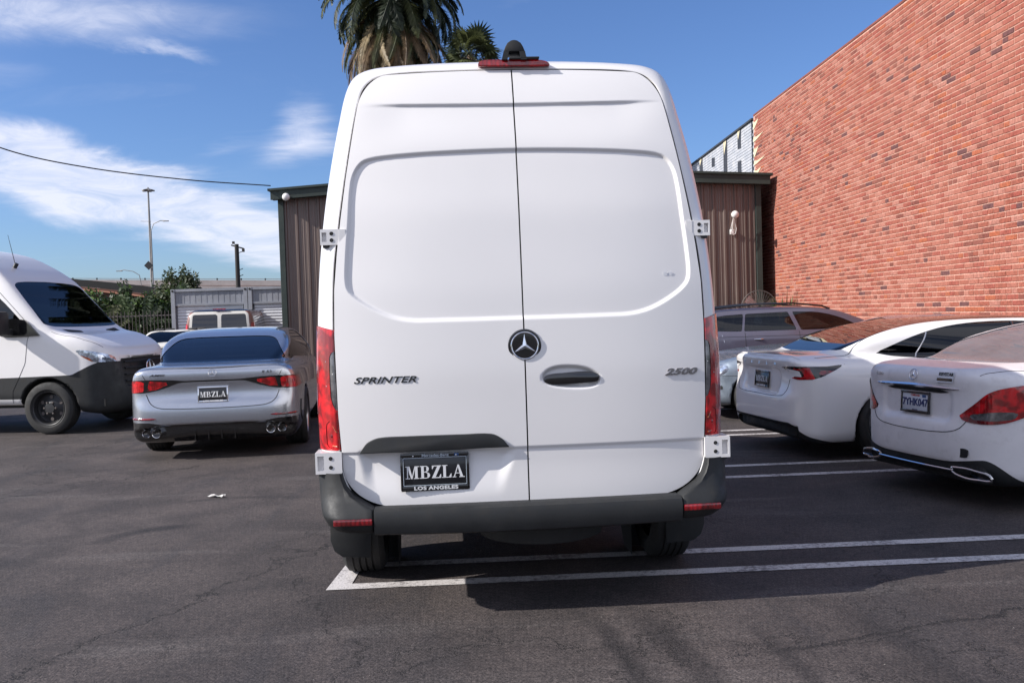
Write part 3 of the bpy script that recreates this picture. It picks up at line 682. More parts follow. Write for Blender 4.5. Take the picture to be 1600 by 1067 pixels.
def hero_van():
    van = thing('white_van', 'tall white cargo van seen from behind in the middle, both rear doors shut', 'van', (.06, 4.47, 0), R_(4.0))
    I, O = van_outline(); n = len(I); rings = []
    yi = van_g(I[:, 0], I[:, 1])
    rings.append(np.stack([I[:, 0], yi+.045, I[:, 1]], 1)); rings.append(np.stack([I[:, 0], yi+.006, I[:, 1]], 1))
    for f in (.04, .12, .22, .34, .46, .58, .69, .79, .87, .93, .97, .99, 1.0):
        p = I+(O-I)*f; y = yi+.003+.035*f+.11*(1-math.sqrt(max(0, 1-f**2.2))); rings.append(np.stack([p[:, 0], y, p[:, 1]], 1))
    for k, y in enumerate((.62, .75, .9, 1.2, 1.6, 2.2, 3., 3.6, 4.2)):
        b = 1+.006*min(1, (y-.4)); rings.append(np.stack([O[:, 0]*b, np.full(n, y), O[:, 1]+.004*min(1, y-.4)], 1))
    for y, zt, w in ((4.45, 2.74, 1), (4.75, 2.35, .985), (5.05, 1.95, .97), (5.3, 1.5, .955), (5.6, 1.28, .93), (5.85, 1.15, .86), (5.93, .95, .80), (5.95, .6, .74)):
        rings.append(np.stack([O[:, 0]*w, np.full(n, y), np.minimum(O[:, 1], zt-.05*np.abs(O[:, 0]))], 1))
    P = np.array(rings); S = grid_surf(P)
    if (S.N[:, 0]*np.sign(S.V[:, 0])).mean() < 0: S = S.flipped()
    # tail lamps are cut out of the corner posts
    back, S = S.split(lambda x, y, z: y-.305+.0*x)
    def lamp_field(x, y, z):
        ax = np.abs(x); top = z-(1.425+.26*(ax-.925)); bot = .835-z; return np.maximum(np.maximum(top, bot), .9-ax)
    lamps, rest = back.split(lamp_field); ringback = rest
    S = S.merged(ringback)
    glass, S = S.split(lambda x, y, z: np.maximum(np.maximum(1.56-z, 4.44-y), np.maximum(z-2.62+.0*x, np.abs(x)-.86)))
    for wy in (1.05, 4.72):
        arch, S = S.split(lambda x, y, z: np.maximum(np.sqrt((y-wy)**2+(z-.36)**2)-.43, .6-np.abs(x)))
        for q in (-1, 1): MB().lathe([(q*1.0, .432), (q*.70, .43), (q*.70, .001)], 'x', (0, wy, .36), 28, (math.pi*-.5, math.pi*.5)).build('wheel_well', M['dark'], van)
    strip, S = S.split(lambda x, y, z: np.maximum(np.maximum(np.abs(z-.66)-.075, .66-y), np.maximum(y-5.4, .9-np.abs(x))))
    strip.offset(.006).build('rubbing_strip', M['trim'], van)
    for q in (-1, 1):
        for yy in (2.35, 3.75): MB().tube([(q*(np.interp(z, [.44, 1.1, 1.42, 1.7, 1.93, 2.2, 2.4], [1.0, 1.034, 1.027, 1.012, .99, .953, .915])+.0), yy, z) for z in np.linspace(.5, 2.35, 16)], .004, 5).build('panel_gap', M['dark'], van)
    S.build('body', M['van_white'], van); glass.offset(-.01).build('windscreen', M['glass_dark'], van)
    CL = {}
    for s in (-1, 1):
        one, _ = lamps.split(lambda x, y, z: -s*x)
        clearpoly = spline([(.929, 1.322), (.943, 1.318), (.949, 1.30), (.949, 1.12), (.945, 1.08), (.930, 1.035, 0), (.90, 1.02, 0), (.90, 1.33, 0)], 4)
        cl, red = one.split(lambda x, y, z: poly_sdf(np.abs(x), z, clearpoly))
        lowpoly = np.array([(.90, .84), (.975, .845), (.978, .96), (.955, .985), (.90, .90)])
        lo, red = red.split(lambda x, y, z: poly_sdf(np.abs(x), z, lowpoly))
        lamp = red.offset(.007).build('tail_lamp', M['lamp_red'], van)
        cl.offset(.004).build('clear_lens', M['clear'], lamp); lo.offset(.004).build('lower_lens', M['lamp_red'], lamp)
        # rim of the lower chamber and dark bulbs
        f = lambda ax, z: (s*ax, float(van_g(ax, z))+.035*((ax-.92)/.085)+.11*(1-math.sqrt(max(0, 1-min(1, max(0, (ax-.92)/.085))**2.2)))-.006, z)
        mb = MB().tube([f(a, b) for a, b in resample([(.925, .855), (.970, .86), (.972, .95), (.955, .968), (.928, .925)], .01)], .0035, 6, closed=False)
        mb.build('lens_rib', M['lamp_orange'], lamp)
        mb = MB()
        for a, b, r in ((.948, .905, .011), (.945, 1.37, .010), (.95, 1.06, .010)):
            c = f(a, b); mb.lathe([(-.003, .001), (-.003, r*.6), (.0, r)], 'y', c, 16)
        mb.each('bulb', M['lamp_deep'], lamp)
        mb = MB()
        for a, b in ((.955, 1.27), (.955, 1.15)):
            c = f(a, b); mb.lathe([(-.001, .008), (-.002, .016), (.0, .019)], 'y', c, 20)
        mb.each('reflector', M['chrome'], lamp)
        MB().tube([f(a, b) for a, b in ((.935, 1.21), (.968, 1.21))], .003, 6).build('divider', M['letter'], lamp)
    doors = {s: build_door(van, s) for s in (-1, 1)}
    # rubber seal behind the gaps
    sb = MB()
    sb.tube([(a, float(van_g(a, b))+.028, b) for a, b in I], .012, 6)
    sb.tube([(.008, float(van_g(0, z))+.024, z) for z in np.linspace(.55, 2.745, 60)], .009, 6)
    sb.build('door_seal', M['dark'], van)
    yf = lambda x, z: float(van_g(np.array(x), np.array(z))+relief(np.array([x]), np.array([z]))[0])
    # hinges
    for s in (-1, 1):
        for nm, x0, x1, z0, z1, dep, yb in (('hinge', .884, .980, 1.846, 1.924, .070, .265), ('hinge', .905, 1.034, .724, .828, .040, .160)):
            y0 = yb-dep; hb = MB(); xm = (x0+x1)/2
            bm_poly = [(x0, z0), (x1, z0), (x1, z1), (x0, z1)]
            w = x1-x0; gx0, gx1 = x1-w*.32, x1-w*.08; gz0, gz1 = z0+.016, z1-.016
            # face made of a frame round the finger slot
            for a, b, c, d in ((x0, gx0, z0, z1), (gx1, x1, z0, z1), (gx0, gx1, z0, gz0), (gx0, gx1, gz1, z1)):
                hb.box(((a+b)/2*s, y0+.07, (c+d)/2), (b-a, .14, d-c))
            o = hb.build('hinge', M['van_white'], van, False)
            MB().box(((gx0+gx1)/2*s, y0+.05, (gz0+gz1)/2), (gx1-gx0, .06, gz1-gz0)).build('slot', M['van_white'], o, False)
            k = MB()
            for zz in (z0+(z1-z0)*.30, z0+(z1-z0)*.72): k.lathe([(-.0015, .001), (-.002, .009), (.002, .0105)], 'y', ((x0+w*.42)*s, y0, zz), 18)
            k.each('bolt', M['dark'], o)
            MB().box((xm*s, y0+.075, z0-.006), (w*.8, .11, .012)).build('washer', M['steel'], o, False)
            if z0 > 1: MB().box((.872*s, van_g(.868, 1.887)+.002, 1.887), (.030, .006, .070)).build('strap', M['van_white'], o, False)
    # bumper
    zs = [.440, .448, .478, .515, .53, .56, .585, .62, .66, .70, .728]
    xi = [.76, .752, .75, .75, .75, .752, .80, .855, .885, .900, .905]; xo = [.93, .955, .985, 1.004, 1.010, 1.017, 1.021, 1.027, 1.031, 1.034, 1.035]
    yr = [.05, .02, -.01, -.02, -.012, .0, .03, .055, .07, .078, .08]
    for s in (-1, 1):
        rows = []
        for z, a, b, y in zip(zs, xi, xo, yr):
            r = .13; row = [(a, y+.10), (a, y+.012), (a+.010, y)]
            for t in np.linspace(0, .86, 5)[1:]: row.append((a+.01+(b-r-a-.01)*t, y+.008*t))
            for t in np.linspace(0, 1, 9): an = t*math.pi/2; row.append((b-r+r*math.sin(an), y+.008+r*1.15*(1-math.cos(an))))
            row += [(b, y+.3), (b-.005, y+.55)]; rows.append([(s*p, q, z) for p, q in row])
        P = np.array(rows); S = grid_surf(P)
        if (S.N[:, 0]*np.sign(S.V[:, 0])).sum() < 0: S = S.flipped()
        bp = S.build('bumper_corner', M['trim'], van)
        MB().box((s*.849, -.013, .508), (.185, .014, .030), rot=(0, 0, s*.05), bev=.004).build('reflector', M['lamp_deep'], bp)
    b = MB(); prof = [(.12, .558), (.02, .563), (-.012, .553), (-.022, .53), (-.02, .482), (-.01, .448), (.03, .434), (.14, .434)]
    X = np.linspace(-.748, .748, 25); V = []; F = []
    for x in X:
        for y, z in prof: V.append((x, y-.012*(1-(x/.75)**2), z+(.0 if z > .5 else -.010*(1-(x/.75)**2))))
    k = len(prof)
    for i in range(24):
        for j in range(k-1): F.append((i*k+j, i*k+j+1, (i+1)*k+j+1, (i+1)*k+j))
    F.append(tuple(range(k))[::-1]); F.append(tuple(24*k+j for j in range(k))); b.add(V, F)
    st = b.build('bumper_step', M['trim'], van)
    # emblem
    cy = yf(.009, 1.32)
    MB().lathe([(.002, .083), (-.0015, .082), (-.003, .074), (-.002, .070)], 'y', (.009, cy, 1.32), 48).build('emblem_recess', M['gloss'], van)
    star_badge(van, (.009, cy-.002, 1.32), (0, -1, 0), (0, 0, 1), .071, disc=M['gloss'])
    # door handle
    d = doors[1]
    h = MB().prism(spline([(.097, 1.150), (.12, 1.172), (.20, 1.180), (.33, 1.182), (.372, 1.164), (.366, 1.134), (.30, 1.126), (.16, 1.122), (.11, 1.130)], 4), .034, 'y', yf(.2, 1.25)-.008, bev=.008)
    h.build('door_handle', M['gloss'], d)
    MB().box((.300, yf(.2, 1.25)+.022, 1.122), (.05, .01, .012)).build('key_cover', M['white_enamel'], d, False)
    # pull bar over the number plate
    pb = spline([(-.815, .822, 0), (-.80, .845), (-.775, .872), (-.72, .893), (-.60, .897), (-.30, .897), (-.17, .894), (-.118, .868), (-.083, .826, 0), (-.2, .826, 0), (-.45, .822, 0), (-.7, .822, 0)], 4)
    y0 = yf(-.45, .93); g = MB().prism(pb, .05, 'y', y0-.020, bev=.010); g.build('pull_bar', M['trim'], doors[-1])
    # plate
    pc = (-.452, y0+.008, .716); pl = MB().box(pc, (.322, .006, .158), bev=.002).build('number_plate', M['plate'], van)
    fr = MB()
    for a, b_, c, dd in ((-.452, .800, .334, .020), (-.452, .638, .334, .026), (-.6145, .716, .012, .17), (-.2895, .716, .012, .17)): fr.box((a, pc[1]-.005, b_), (c, .012, dd), bev=.002)
    fr.build('plate_frame', M['gloss'], pl)
    lip = MB(); 
    for a, b_, c, dd in ((-.452, .7885, .306, .0022), (-.452, .6535, .306, .0022), (-.606, .721, .0022, .135), (-.298, .721, .0022, .135)): lip.box((a, pc[1]-.0105, b_), (c, .002, dd))
    lip.build('frame_edge', M['grey_letter'], pl, False)
    yt = pc[1]-.0045
    put_serif('lettering', 'MBZLA', .290, .062, (pc[0], yt, .717), (1, 0, 0), (0, 0, 1), M['letter'], pl)
    put_text('lettering', 'LOS ANGELES', .0235, (pc[0]+.003, pc[1]-.0125, .639), (1, 0, 0), (0, 0, 1), M['letter'], pl, bold=.0008, sx=1.42, space=1.06)
    put_text('lettering', 'Mercedes-Benz', .0185, (pc[0]+.003, pc[1]-.0125, .799), (1, 0, 0), (0, 0, 1), M['grey_letter'], pl, bold=.0002, sx=1.15)
    MB().box((-.345, pc[1]-.0115, .800), (.022, .0012, .012)).build('sticker', M['blue'], pl, False)
    k = MB()
    for x in (-.557, -.347): k.lathe([(-.014, .001), (-.013, .0035), (-.011, .004)], 'y', (x, pc[1], .797), 10)
    k.each('bolt', M['chrome'], pl)
    # badges
    yb = yf(-.7, 1.17)
    def conform_text(txt, size, cx, cz, mat, depth, sx, bold):
        V, F = text_mesh(txt, size, depth=depth, shear=.35, sx=sx, bold=bold, space=1.04); V = np.array(V)
        X = cx+V[:, 0]; Z = cz+V[:, 1]; Y = van_g(X, Z)+relief(X, Z)-depth/2-V[:, 2]-.0005
        mesh_object('model_lettering', np.stack([X, Y, Z], 1), F, mat, van, False)
    conform_text('SPRINTER', .043, -.684, 1.174, M['gloss'], .003, 1.60, .0006)
    conform_text('2500', .044, .789, 1.163, M['dark_chrome'], .005, 1.75, .0016)
    for x in (.735, .760):
        MB().box((x, yf(x, 1.656)-.001, 1.656), (.019, .0015, .018)).build('sticker', M['shutter'], van, False)
    # third brake light and camera on the roof edge
    yr_ = float(van_g(0, 2.77)); tl = MB().prism(spline([(-.165, 2.768), (-.155, 2.785), (-.11, 2.793), (.15, 2.790), (.195, 2.780), (.208, 2.764), (.20, 2.758), (-.155, 2.760)], 3), .05, 'y', yr_-.030, bev=.004)
    tl.build('third_brake_lamp', M['lamp_red'], van)
    MB().box((.075, yr_-.02, 2.797), (.155, .06, .010), bev=.003).build('camera_base', M['trim'], van)
    out = spline([(-.042, 2.795, 0), (-.030, 2.85), (-.012, 2.90), (.010, 2.922), (.040, 2.922), (.062, 2.90), (.078, 2.85), (.088, 2.795, 0)], 4)
    hole = [(.062, 2.808), (.055, 2.852), (-.006, 2.852), (-.014, 2.808)]
    ys = (yr_-.045, yr_+.06); ch = MB(); no = len(out)
    hs = MB().prism([(-.042, 2.79), (-.012, 2.79), (-.004, 2.846), (-.0315, 2.846)], .12, 'y', yr_-.05).prism([(.058, 2.79), (.088, 2.79), (.079, 2.846), (.050, 2.846)], .12, 'y', yr_-.05)
    hs.prism([(-.0325, 2.843), (.080, 2.843), (.070, 2.878), (.058, 2.905), (.040, 2.921), (.024, 2.925), (.008, 2.921), (-.010, 2.905), (-.022, 2.878)], .12, 'y', yr_-.051, bev=.006).xform(Matrix.Translation((0, 0, 2.785*.26)) @ Matrix.Diagonal((1, 1, .74, 1))).build('camera_housing', M['trim'], van)
    MB().lathe([(-.045, .002), (-.05, .010), (-.04, .012)], 'y', (.024, yr_, 2.850), 16).build('camera_lens', M['gloss'], van)
    # wheels, flaps, underside
    for s in (-1, 1):
        wheel(van, s*.885, 1.05, .36, .235, s, 'steel'); wheel(van, s*.885, 4.72, .36, .235, s, 'steel')
        MB().prism([(s*.815, .60), (s*1.045, .60), (s*1.05, .26), (s*1.03, .20), (s*.985, .165), (s*.83, .155)], .012, 'y', .69, bev=.003).build('mud_flap', M['trim'], van)
    MB().box((0, 1.4, .53), (1.80, 2.5, .05)).box((0, 3.7, .45), (1.7, 1.9, .10)).build('underside', M['dark'], van, False)
    MB().tube([(-.85, 1.05, .36), (.85, 1.05, .36)], .05, 12).box((.05, 1.05, .36), (.24, .28, .24), bev=.05).build('rear_axle', M['dark'], van)
    MB().lathe([(-.09, .20), (-.11, .33), (.0, .35), (.11, .33), (.09, .20), (-.05, .15), (-.05, .001)], 'z', (.1, .52, .42), 32).build('spare_wheel', M['rubber'], van)
    MB().tube([(.42, 2.5, .33), (.42, .9, .34), (.45, .45, .36)], .035, 12).build('exhaust_pipe', M['steel'], van)
    return van
# ------------------------------------------------------------------ cars as shaped solids
def half(pts, per=5):
    """half outline (x>=0 first coordinate) -> closed polygon symmetric about 0"""
    c = spline(pts, per, False); m = c[::-1]*[-1, 1]; return np.vstack([c, m])
class Car:
    def __init__(s, sp):
        s.sp = sp; s.side = Tab(spline(sp['side'], 4)); s.plan = Tab(half(sp['plan'])); s.front = Tab(half(sp['front']))
        s.gh = 'gside' in sp
        if s.gh: s.gs = Tab(spline(sp['gside'], 4)); s.gp = Tab(half(sp['gplan'])); s.gf = Tab(half(sp['gfront']))
        s.k = sp.get('k', .06); s.extra = sp.get('extra')
        s.wheels = sp['wheels']; s.R = sp['R']; s.Rw = sp['R']+sp.get('gap', .035)
    def f0(s, x, y, z):
        a = smax(smax(s.side(y, z), s.plan(x, y), s.k*1.6), s.front(x, z), s.k)
        if s.gh:
            b = smax(smax(s.gs(y, z), s.gp(x, y), .10), s.gf(x, z), .07); a = smin(a, b, s.sp.get('kb', .05))
        if s.extra: a = s.extra(a, x, y, z)
        return a
    def f(s, x, y, z):
        a = s.f0(x, y, z)
        for wy in s.wheels:
            c = np.maximum(np.sqrt((y-wy)**2+(z-s.R)**2)-s.Rw, .60-np.abs(x)); a = smax(a, -c, .012)
        return a
    def surface(s, h):
        W = max(p[0] for p in s.sp['plan'])+.06; L = max(p[1] for p in s.sp['plan'])+.08; H = s.sp['H']+.08
        return solid_surface(s.f, (-W-h*.37, -.12, .05), (W, L, H), h)
    def common(s, car, S, paint, glass=None, lining=True):
        sp = s.sp; G = {}
        # arches and belly in black
        nrm = S.N; radial = np.full(len(S.V), 9.)
        for wy in s.wheels:
            r = np.sqrt((S.V[:, 1]-wy)**2+(S.V[:, 2]-s.R)**2); radial = np.minimum(radial, r-s.Rw)
        w_in, S = S.split(radial-.006)
        w_in.build('wheel_well', M['dark'], car)
        if 'clad' in sp:
            low, S = S.split(sp['clad']); low.build('lower_cladding', M[sp.get('clad_mat', 'trim')], car)
        for nm, mat, fn in sp.get('glass', []):
            g, S = S.split(fn)
            # black border round each pane
            g.offset(-.006).build(nm, M[mat], car)
        return S
def boot_lip(C, car, mat, w, y0, bend, rise=.012, depth=.05, drop=.03):
    """thin raised spoiler lip following the rear edge of the boot"""
    X = np.linspace(-w, w, 41); rows = []
    for dy, dz in ((-.012, -.004), (-.016, .004), (-.006, rise), (.03, rise*.6), (depth+.04, -.004)):
        P = np.stack([X, y0+bend*X**2+dy, np.full(41, 1.6)], 1); Q, _ = cast(C.f0, np.stack([X, y0+bend*X**2+max(dy, .012), np.full(41, 1.6)], 1), (0, 0, -1))
        k = (1-np.abs(X/w)**4); Q[:, 1] = P[:, 1]; Q[:, 2] += dz*k-.002; rows.append(Q)
    low = rows[0].copy(); low[:, 2] -= drop*(1-np.abs(X/w)**4); low[:, 1] += .02; rows = [low]+rows
    S = grid_surf(np.array(rows)); S = S if S.N[:, 2].mean() > 0 else S.flipped()
    return S.build('boot_lip', mat, car)
def far_seats(car, rows, mat='seat', w=.42, z=.55):
    for y in rows:
        for s in ((-1, 1)):
            b = MB(); b.box((s*w, y, z), (.5, .5, .22), bev=.06); b.box((s*w, y-.24, z+.34), (.48, .16, .60), rot=(.18, 0, 0), bev=.06); b.box((s*w, y-.33, z+.72), (.25, .11, .20), rot=(.1, 0, 0), bev=.045)
            b.build('seat', M[mat], car)
def plate_on(parent, c, nrm, kind='dealer', up=(0, 0, 1), w=.305, h=.155):
    n = Vector(nrm).normalized(); u = Vector(up); u = (u-n*u.dot(n)).normalized(); r = u.cross(n); c = Vector(c)
    mt = Matrix([[r.x, u.x, n.x, c.x], [r.y, u.y, n.y, c.y], [r.z, u.z, n.z, c.z], [0, 0, 0, 1]])
    pm = M['plate'] if kind != 'cal' else M['plate_white']
    pl = MB().box((0, 0, 0), (w, h, .008), bev=.002).xform(mt).build('number_plate', pm, parent)
    fr = MB()
    for a, b, cc, d in ((0, h/2, w+.02, .018), (0, -h/2, w+.02, .022), (-w/2, 0, .014, h+.02), (w/2, 0, .014, h+.02)): fr.box((a, b, .004), (cc, d, .014), bev=.002)
    fr.xform(mt).build('plate_frame', M['chrome'] if kind == 'silverframe' else M['gloss'], pl)
    P = lambda a, b, d=.0055: c+r*a+u*b+n*d
    if kind in ('dealer', 'silverframe'):
        put_serif('lettering', 'MBZLA', w*.90, h*.40, P(0, 0), r, u, M['letter'], pl)
        put_text('lettering', 'LOS ANGELES', .024, P(0, -h*.47, .0125), r, u, M['letter'], pl, bold=.0008, sx=1.4)
    elif kind == 'cal':
        put_text('lettering', '7YHK047', .082, P(0, -.004, .006), r, u, M['ink'], pl, sx=.86, bold=.0022)
        put_text('lettering', 'California', .026, P(0, h*.36, .006), r, u, M['redink'], pl, shear=.3)
        MB().box((.10, h*.34, .005), (.04, .022, .002)).xform(mt).build('sticker', M['blue'], pl, False)
        put_text('lettering', 'dmv.ca.gov', .014, P(0, -h*.40, .006), r, u, M['ink'], pl)
    return pl

def squash(car, k):
    for c in car.children:
        if not c.name.startswith('wheel') or c.name.startswith('wheel_well'): c.scale = (1, 1, k)
# ---- silver saloon, seen from behind at the left
def silver_saloon():
    car = thing('silver_saloon', 'silver saloon with black diffuser and four round exhaust tips, beside the tall van', 'car', (-3.26, 10.02, 0), R_(8.5))
    def extra(a, x, y, z):
        # spoiler lip, plate recess, diffuser cavity
        ax = np.abs(x)
        rec = np.maximum(np.maximum(np.abs(z-.735)-.115, y-.072), ax-.42+.5*(.85-z)*.4); a = smax(a, -smax(rec, y-.064, .03), .03) if False else a
        d = np.maximum(np.maximum(z-.40+.12*ax**4, .02-z), y-.06-.16*ax**2); return smax(a, -d, .02)
    sp = dict(H=1.48, R=.345, wheels=(1.13, 4.09), k=.065, kb=.035, extra=extra,
        side=[(.22, .19, 0), (.05, .30), (.0, .44), (.0, .58), (.03, .64), (.065, .70), (.07, .80), (.055, .88), (.05, .95), (.06, 1.0), (.12, 1.035), (.5, 1.06), (1.2, 1.07), (2.6, 1.04), (3.7, 1.0), (4.4, .90), (4.78, .74), (4.93, .55), (4.92, .30), (4.75, .19, 0)],
        plan=[(0, 0), (.5, .012), (.74, .06), (.86, .17), (.905, .36), (.925, .8), (.94, 2.0), (.93, 3.9), (.87, 4.5), (.65, 4.82), (0, 4.95)],
        front=[(0, .17), (.74, .17), (.88, .24), (.935, .42), (.94, .60), (.915, .80), (.87, .95), (.80, 1.03), (.70, 1.07), (.5, 1.2), (0, 1.3)],
        gside=[(.42, .95, 0), (.55, 1.045), (1.15, 1.29), (1.55, 1.40), (2.0, 1.455), (2.5, 1.468), (2.95, 1.43), (3.3, 1.33), (3.95, .98), (3.9, .85, 0), (.5, .85, 0)],
        gplan=[(0, .42), (.50, .47), (.68, .75), (.78, 1.4), (.85, 2.3), (.86, 3.0), (.80, 3.7), (.5, 3.95), (0, 4.0)],
        gfront=[(0, .85), (.9, .85), (.875, 1.0), (.80, 1.17), (.70, 1.34), (.60, 1.425), (.35, 1.462), (0, 1.47)])
    C = Car(sp); S = C.surface(.028)
    rw = half([(0, 1.345), (.42, 1.34), (.56, 1.315), (.64, 1.22), (.705, 1.10), (.70, 1.075), (.60, 1.068), (0, 1.060)], 4)
    fw = half([(0, 1.385), (.5, 1.375), (.6, 1.33), (.74, 1.05), (.6, 1.02), (0, 1.01)], 4)
    dlo = spline([(.98, 1.10), (1.35, 1.27), (1.75, 1.365), (2.4, 1.395), (2.9, 1.36), (3.25, 1.22), (3.6, 1.03), (3.3, 1.005), (2.2, 1.035), (1.3, 1.075)], 4)
    sp['glass'] = [('rear_window', 'glass_open', lambda x, y, z: np.maximum(poly_sdf(x, z, rw), y-1.7)),
                   ('windscreen', 'glass', lambda x, y, z: np.maximum(poly_sdf(x, z, fw), 2.95-y)),
                   ('side_window', 'glass_dark', lambda x, y, z: np.maximum(poly_sdf(y, z, dlo), .5-np.abs(x)))]
    sp['clad'] = lambda x, y, z: np.maximum(z-np.where(np.abs(x) < .94, .405-.0*x+.03*sstep(np.abs(x), .5, .7)-.10*sstep(y, .25, .6), .2), y-1.0); sp['clad_mat'] = 'gloss'
    S = C.common(car, S, M['silver'])
    lp = half([(0, .889, 0), (.30, .890), (.56, .905), (.80, .905), (.97, .885), (.985, .82), (.95, .785), (.84, .762), (.66, .772), (.50, .812), (.36, .860), (.30, .868), (0, .868, 0)], 4)
    lamp, S = S.split(lambda x, y, z: np.maximum(poly_sdf(x, z, lp), y-.52))
    strip, lamp = lamp.split(lambda x, y, z: np.abs(x)-.36)
    strip.build('gloss_strip', M['gloss'], car)
    for s in (-1, 1):
        L, lamp = lamp.split(lambda x, y, z: -s*x)
        inn, L = L.split(lambda x, y, z: poly_sdf(np.abs(x), z, np.array([(.42, .870), (.66, .895), (.69, .79), (.60, .795)])))
        out, L = L.split(lambda x, y, z: np.minimum(poly_sdf(np.abs(x), z, np.array([(.715, .885), (.80, .90), (.99, .88), (.99, .78), (.85, .765), (.725, .78)])), 9))
        lo = L.offset(.003).build('tail_lamp', M['gloss'], car); inn.offset(.004).build('inner_lens', M['lamp_red'], lo); out.offset(.004).build('outer_lens', M['lamp_red'], lo)
    # roof pane
    roofp = np.array([(-.52, 1.75), (.52, 1.75), (.56, 2.8), (-.56, 2.8)])
    rp, S = S.split(lambda x, y, z: np.maximum(poly_sdf(x, y, roofp), 1.3-z)); rp.build('roof_pane', M['gloss'], car)
    S.build('body', M['silver'], car); S.offset(-.02).build('lining', M['interior'], car)
    boot_lip(C, car, M['silver'], .72, .085, .12)
    for s in (-1, 1):
        pass
    gp = [(x, 0, z) for x, z in spline([(-.70, .745), (-.665, .66), (-.61, .61), (-.50, .585), (0, .575), (.50, .585), (.61, .61), (.665, .66), (.70, .745)], 6, False)]
    seam(C.f0, [(a, -.5, c) for a, b, c in gp], (0, 1, 0), 'boot_gap', car, .0045)
    for s in (-1, 1):
        seam(C.f0, [(s*.70, -.5, .905), (s*.735, -.5, .965), (s*.75, -.5, 1.005)], (0, 1, 0), 'boot_gap', car, .0035)
        P, N = cast(C.f0, [(s*.60, -.5, .475), (s*.88, -.5, .478)], (0, 1, 0)); P2 = resample(P, .02); P2, _ = project_pts(C.f0, P2)
        MB().tube(P2, np.interp(np.linspace(0, 1, len(P2)), [0, .15, .8, 1], [.003, .012, .012, .003]), 8).build('reflector', M['lamp_deep'], car)
        # wide dark flare behind the rear wheel
        seam(C.f0, [(s*2, .42, .60), (s*2, .36, .50), (s*2, .40, .42), (s*2, .52, .36)], (-s, 0, 0), 'side_vent', car, .010)
        for k in (0, 1):
            cx = s*(.60+.115*k) if True else 0
            t = MB().lathe([(.12, .047), (-.01, .050), (-.016, .046), (-.012, .042), (.10, .040), (.10, .001)], 'y', (cx, .045+.06*k, .315), 28); t.build('exhaust_tip', M['chrome'], car)
    for k in range(4):
        MB().prism([(.06, .22), (.05, .33), (.20, .33), (.24, .22)], .012, 'x', -.21+.14*k).build('diffuser_fin', M['gloss'], car, False)
    bl = MB(); P, _ = cast(C.f0, [(x, -.5, .395) for x in np.linspace(-.55, .55, 16)], (0, 1, 0)); bl.tube(P, .012, 8); bl.build('diffuser_blade', M['gloss'], car)
    MB().box((0, .30, .30), (1.5, .3, .18), bev=.05).build('rear_valance', M['dark'], car)
    P, N = cast(C.f0, [(0, -.5, .72), (0, -.5, .965), (-.58, -.5, .955), (.58, -.5, .955)], (0, 1, 0))
    plate_on(car, (0, P[0][1]-.014, .725), (0, -1, .06), 'silverframe')
    star_badge(car, Vector(P[1])-Vector((0, .004, 0)), N[1], (0, 0, 1), .045)
    put_text('model_lettering', 'E 53', .036, Vector(P[3])+Vector((0, -.006, 0)), (1, .12, 0), (0, 0, 1), M['gloss'], car, depth=.005, sx=1.5, bold=.001, space=1.1)
    put_text('model_lettering', 'AMG', .030, Vector(P[2])+Vector((0, -.006, 0)), (1, -.12, 0), (0, 0, 1), M['gloss'], car, depth=.005, sx=2.2, bold=.001, shear=.3, space=1.1)
    for wy in sp['wheels']:
        for s in (-1, 1): wheel(car, s*.80, wy, .345, .26, s, 'alloy', 10)
    far_seats(car, (1.75, 2.75), z=.41)
    MB().box((0, 1.05, .86), (1.3, .5, .05)).build('parcel_shelf', M['interior'], car)
    return car

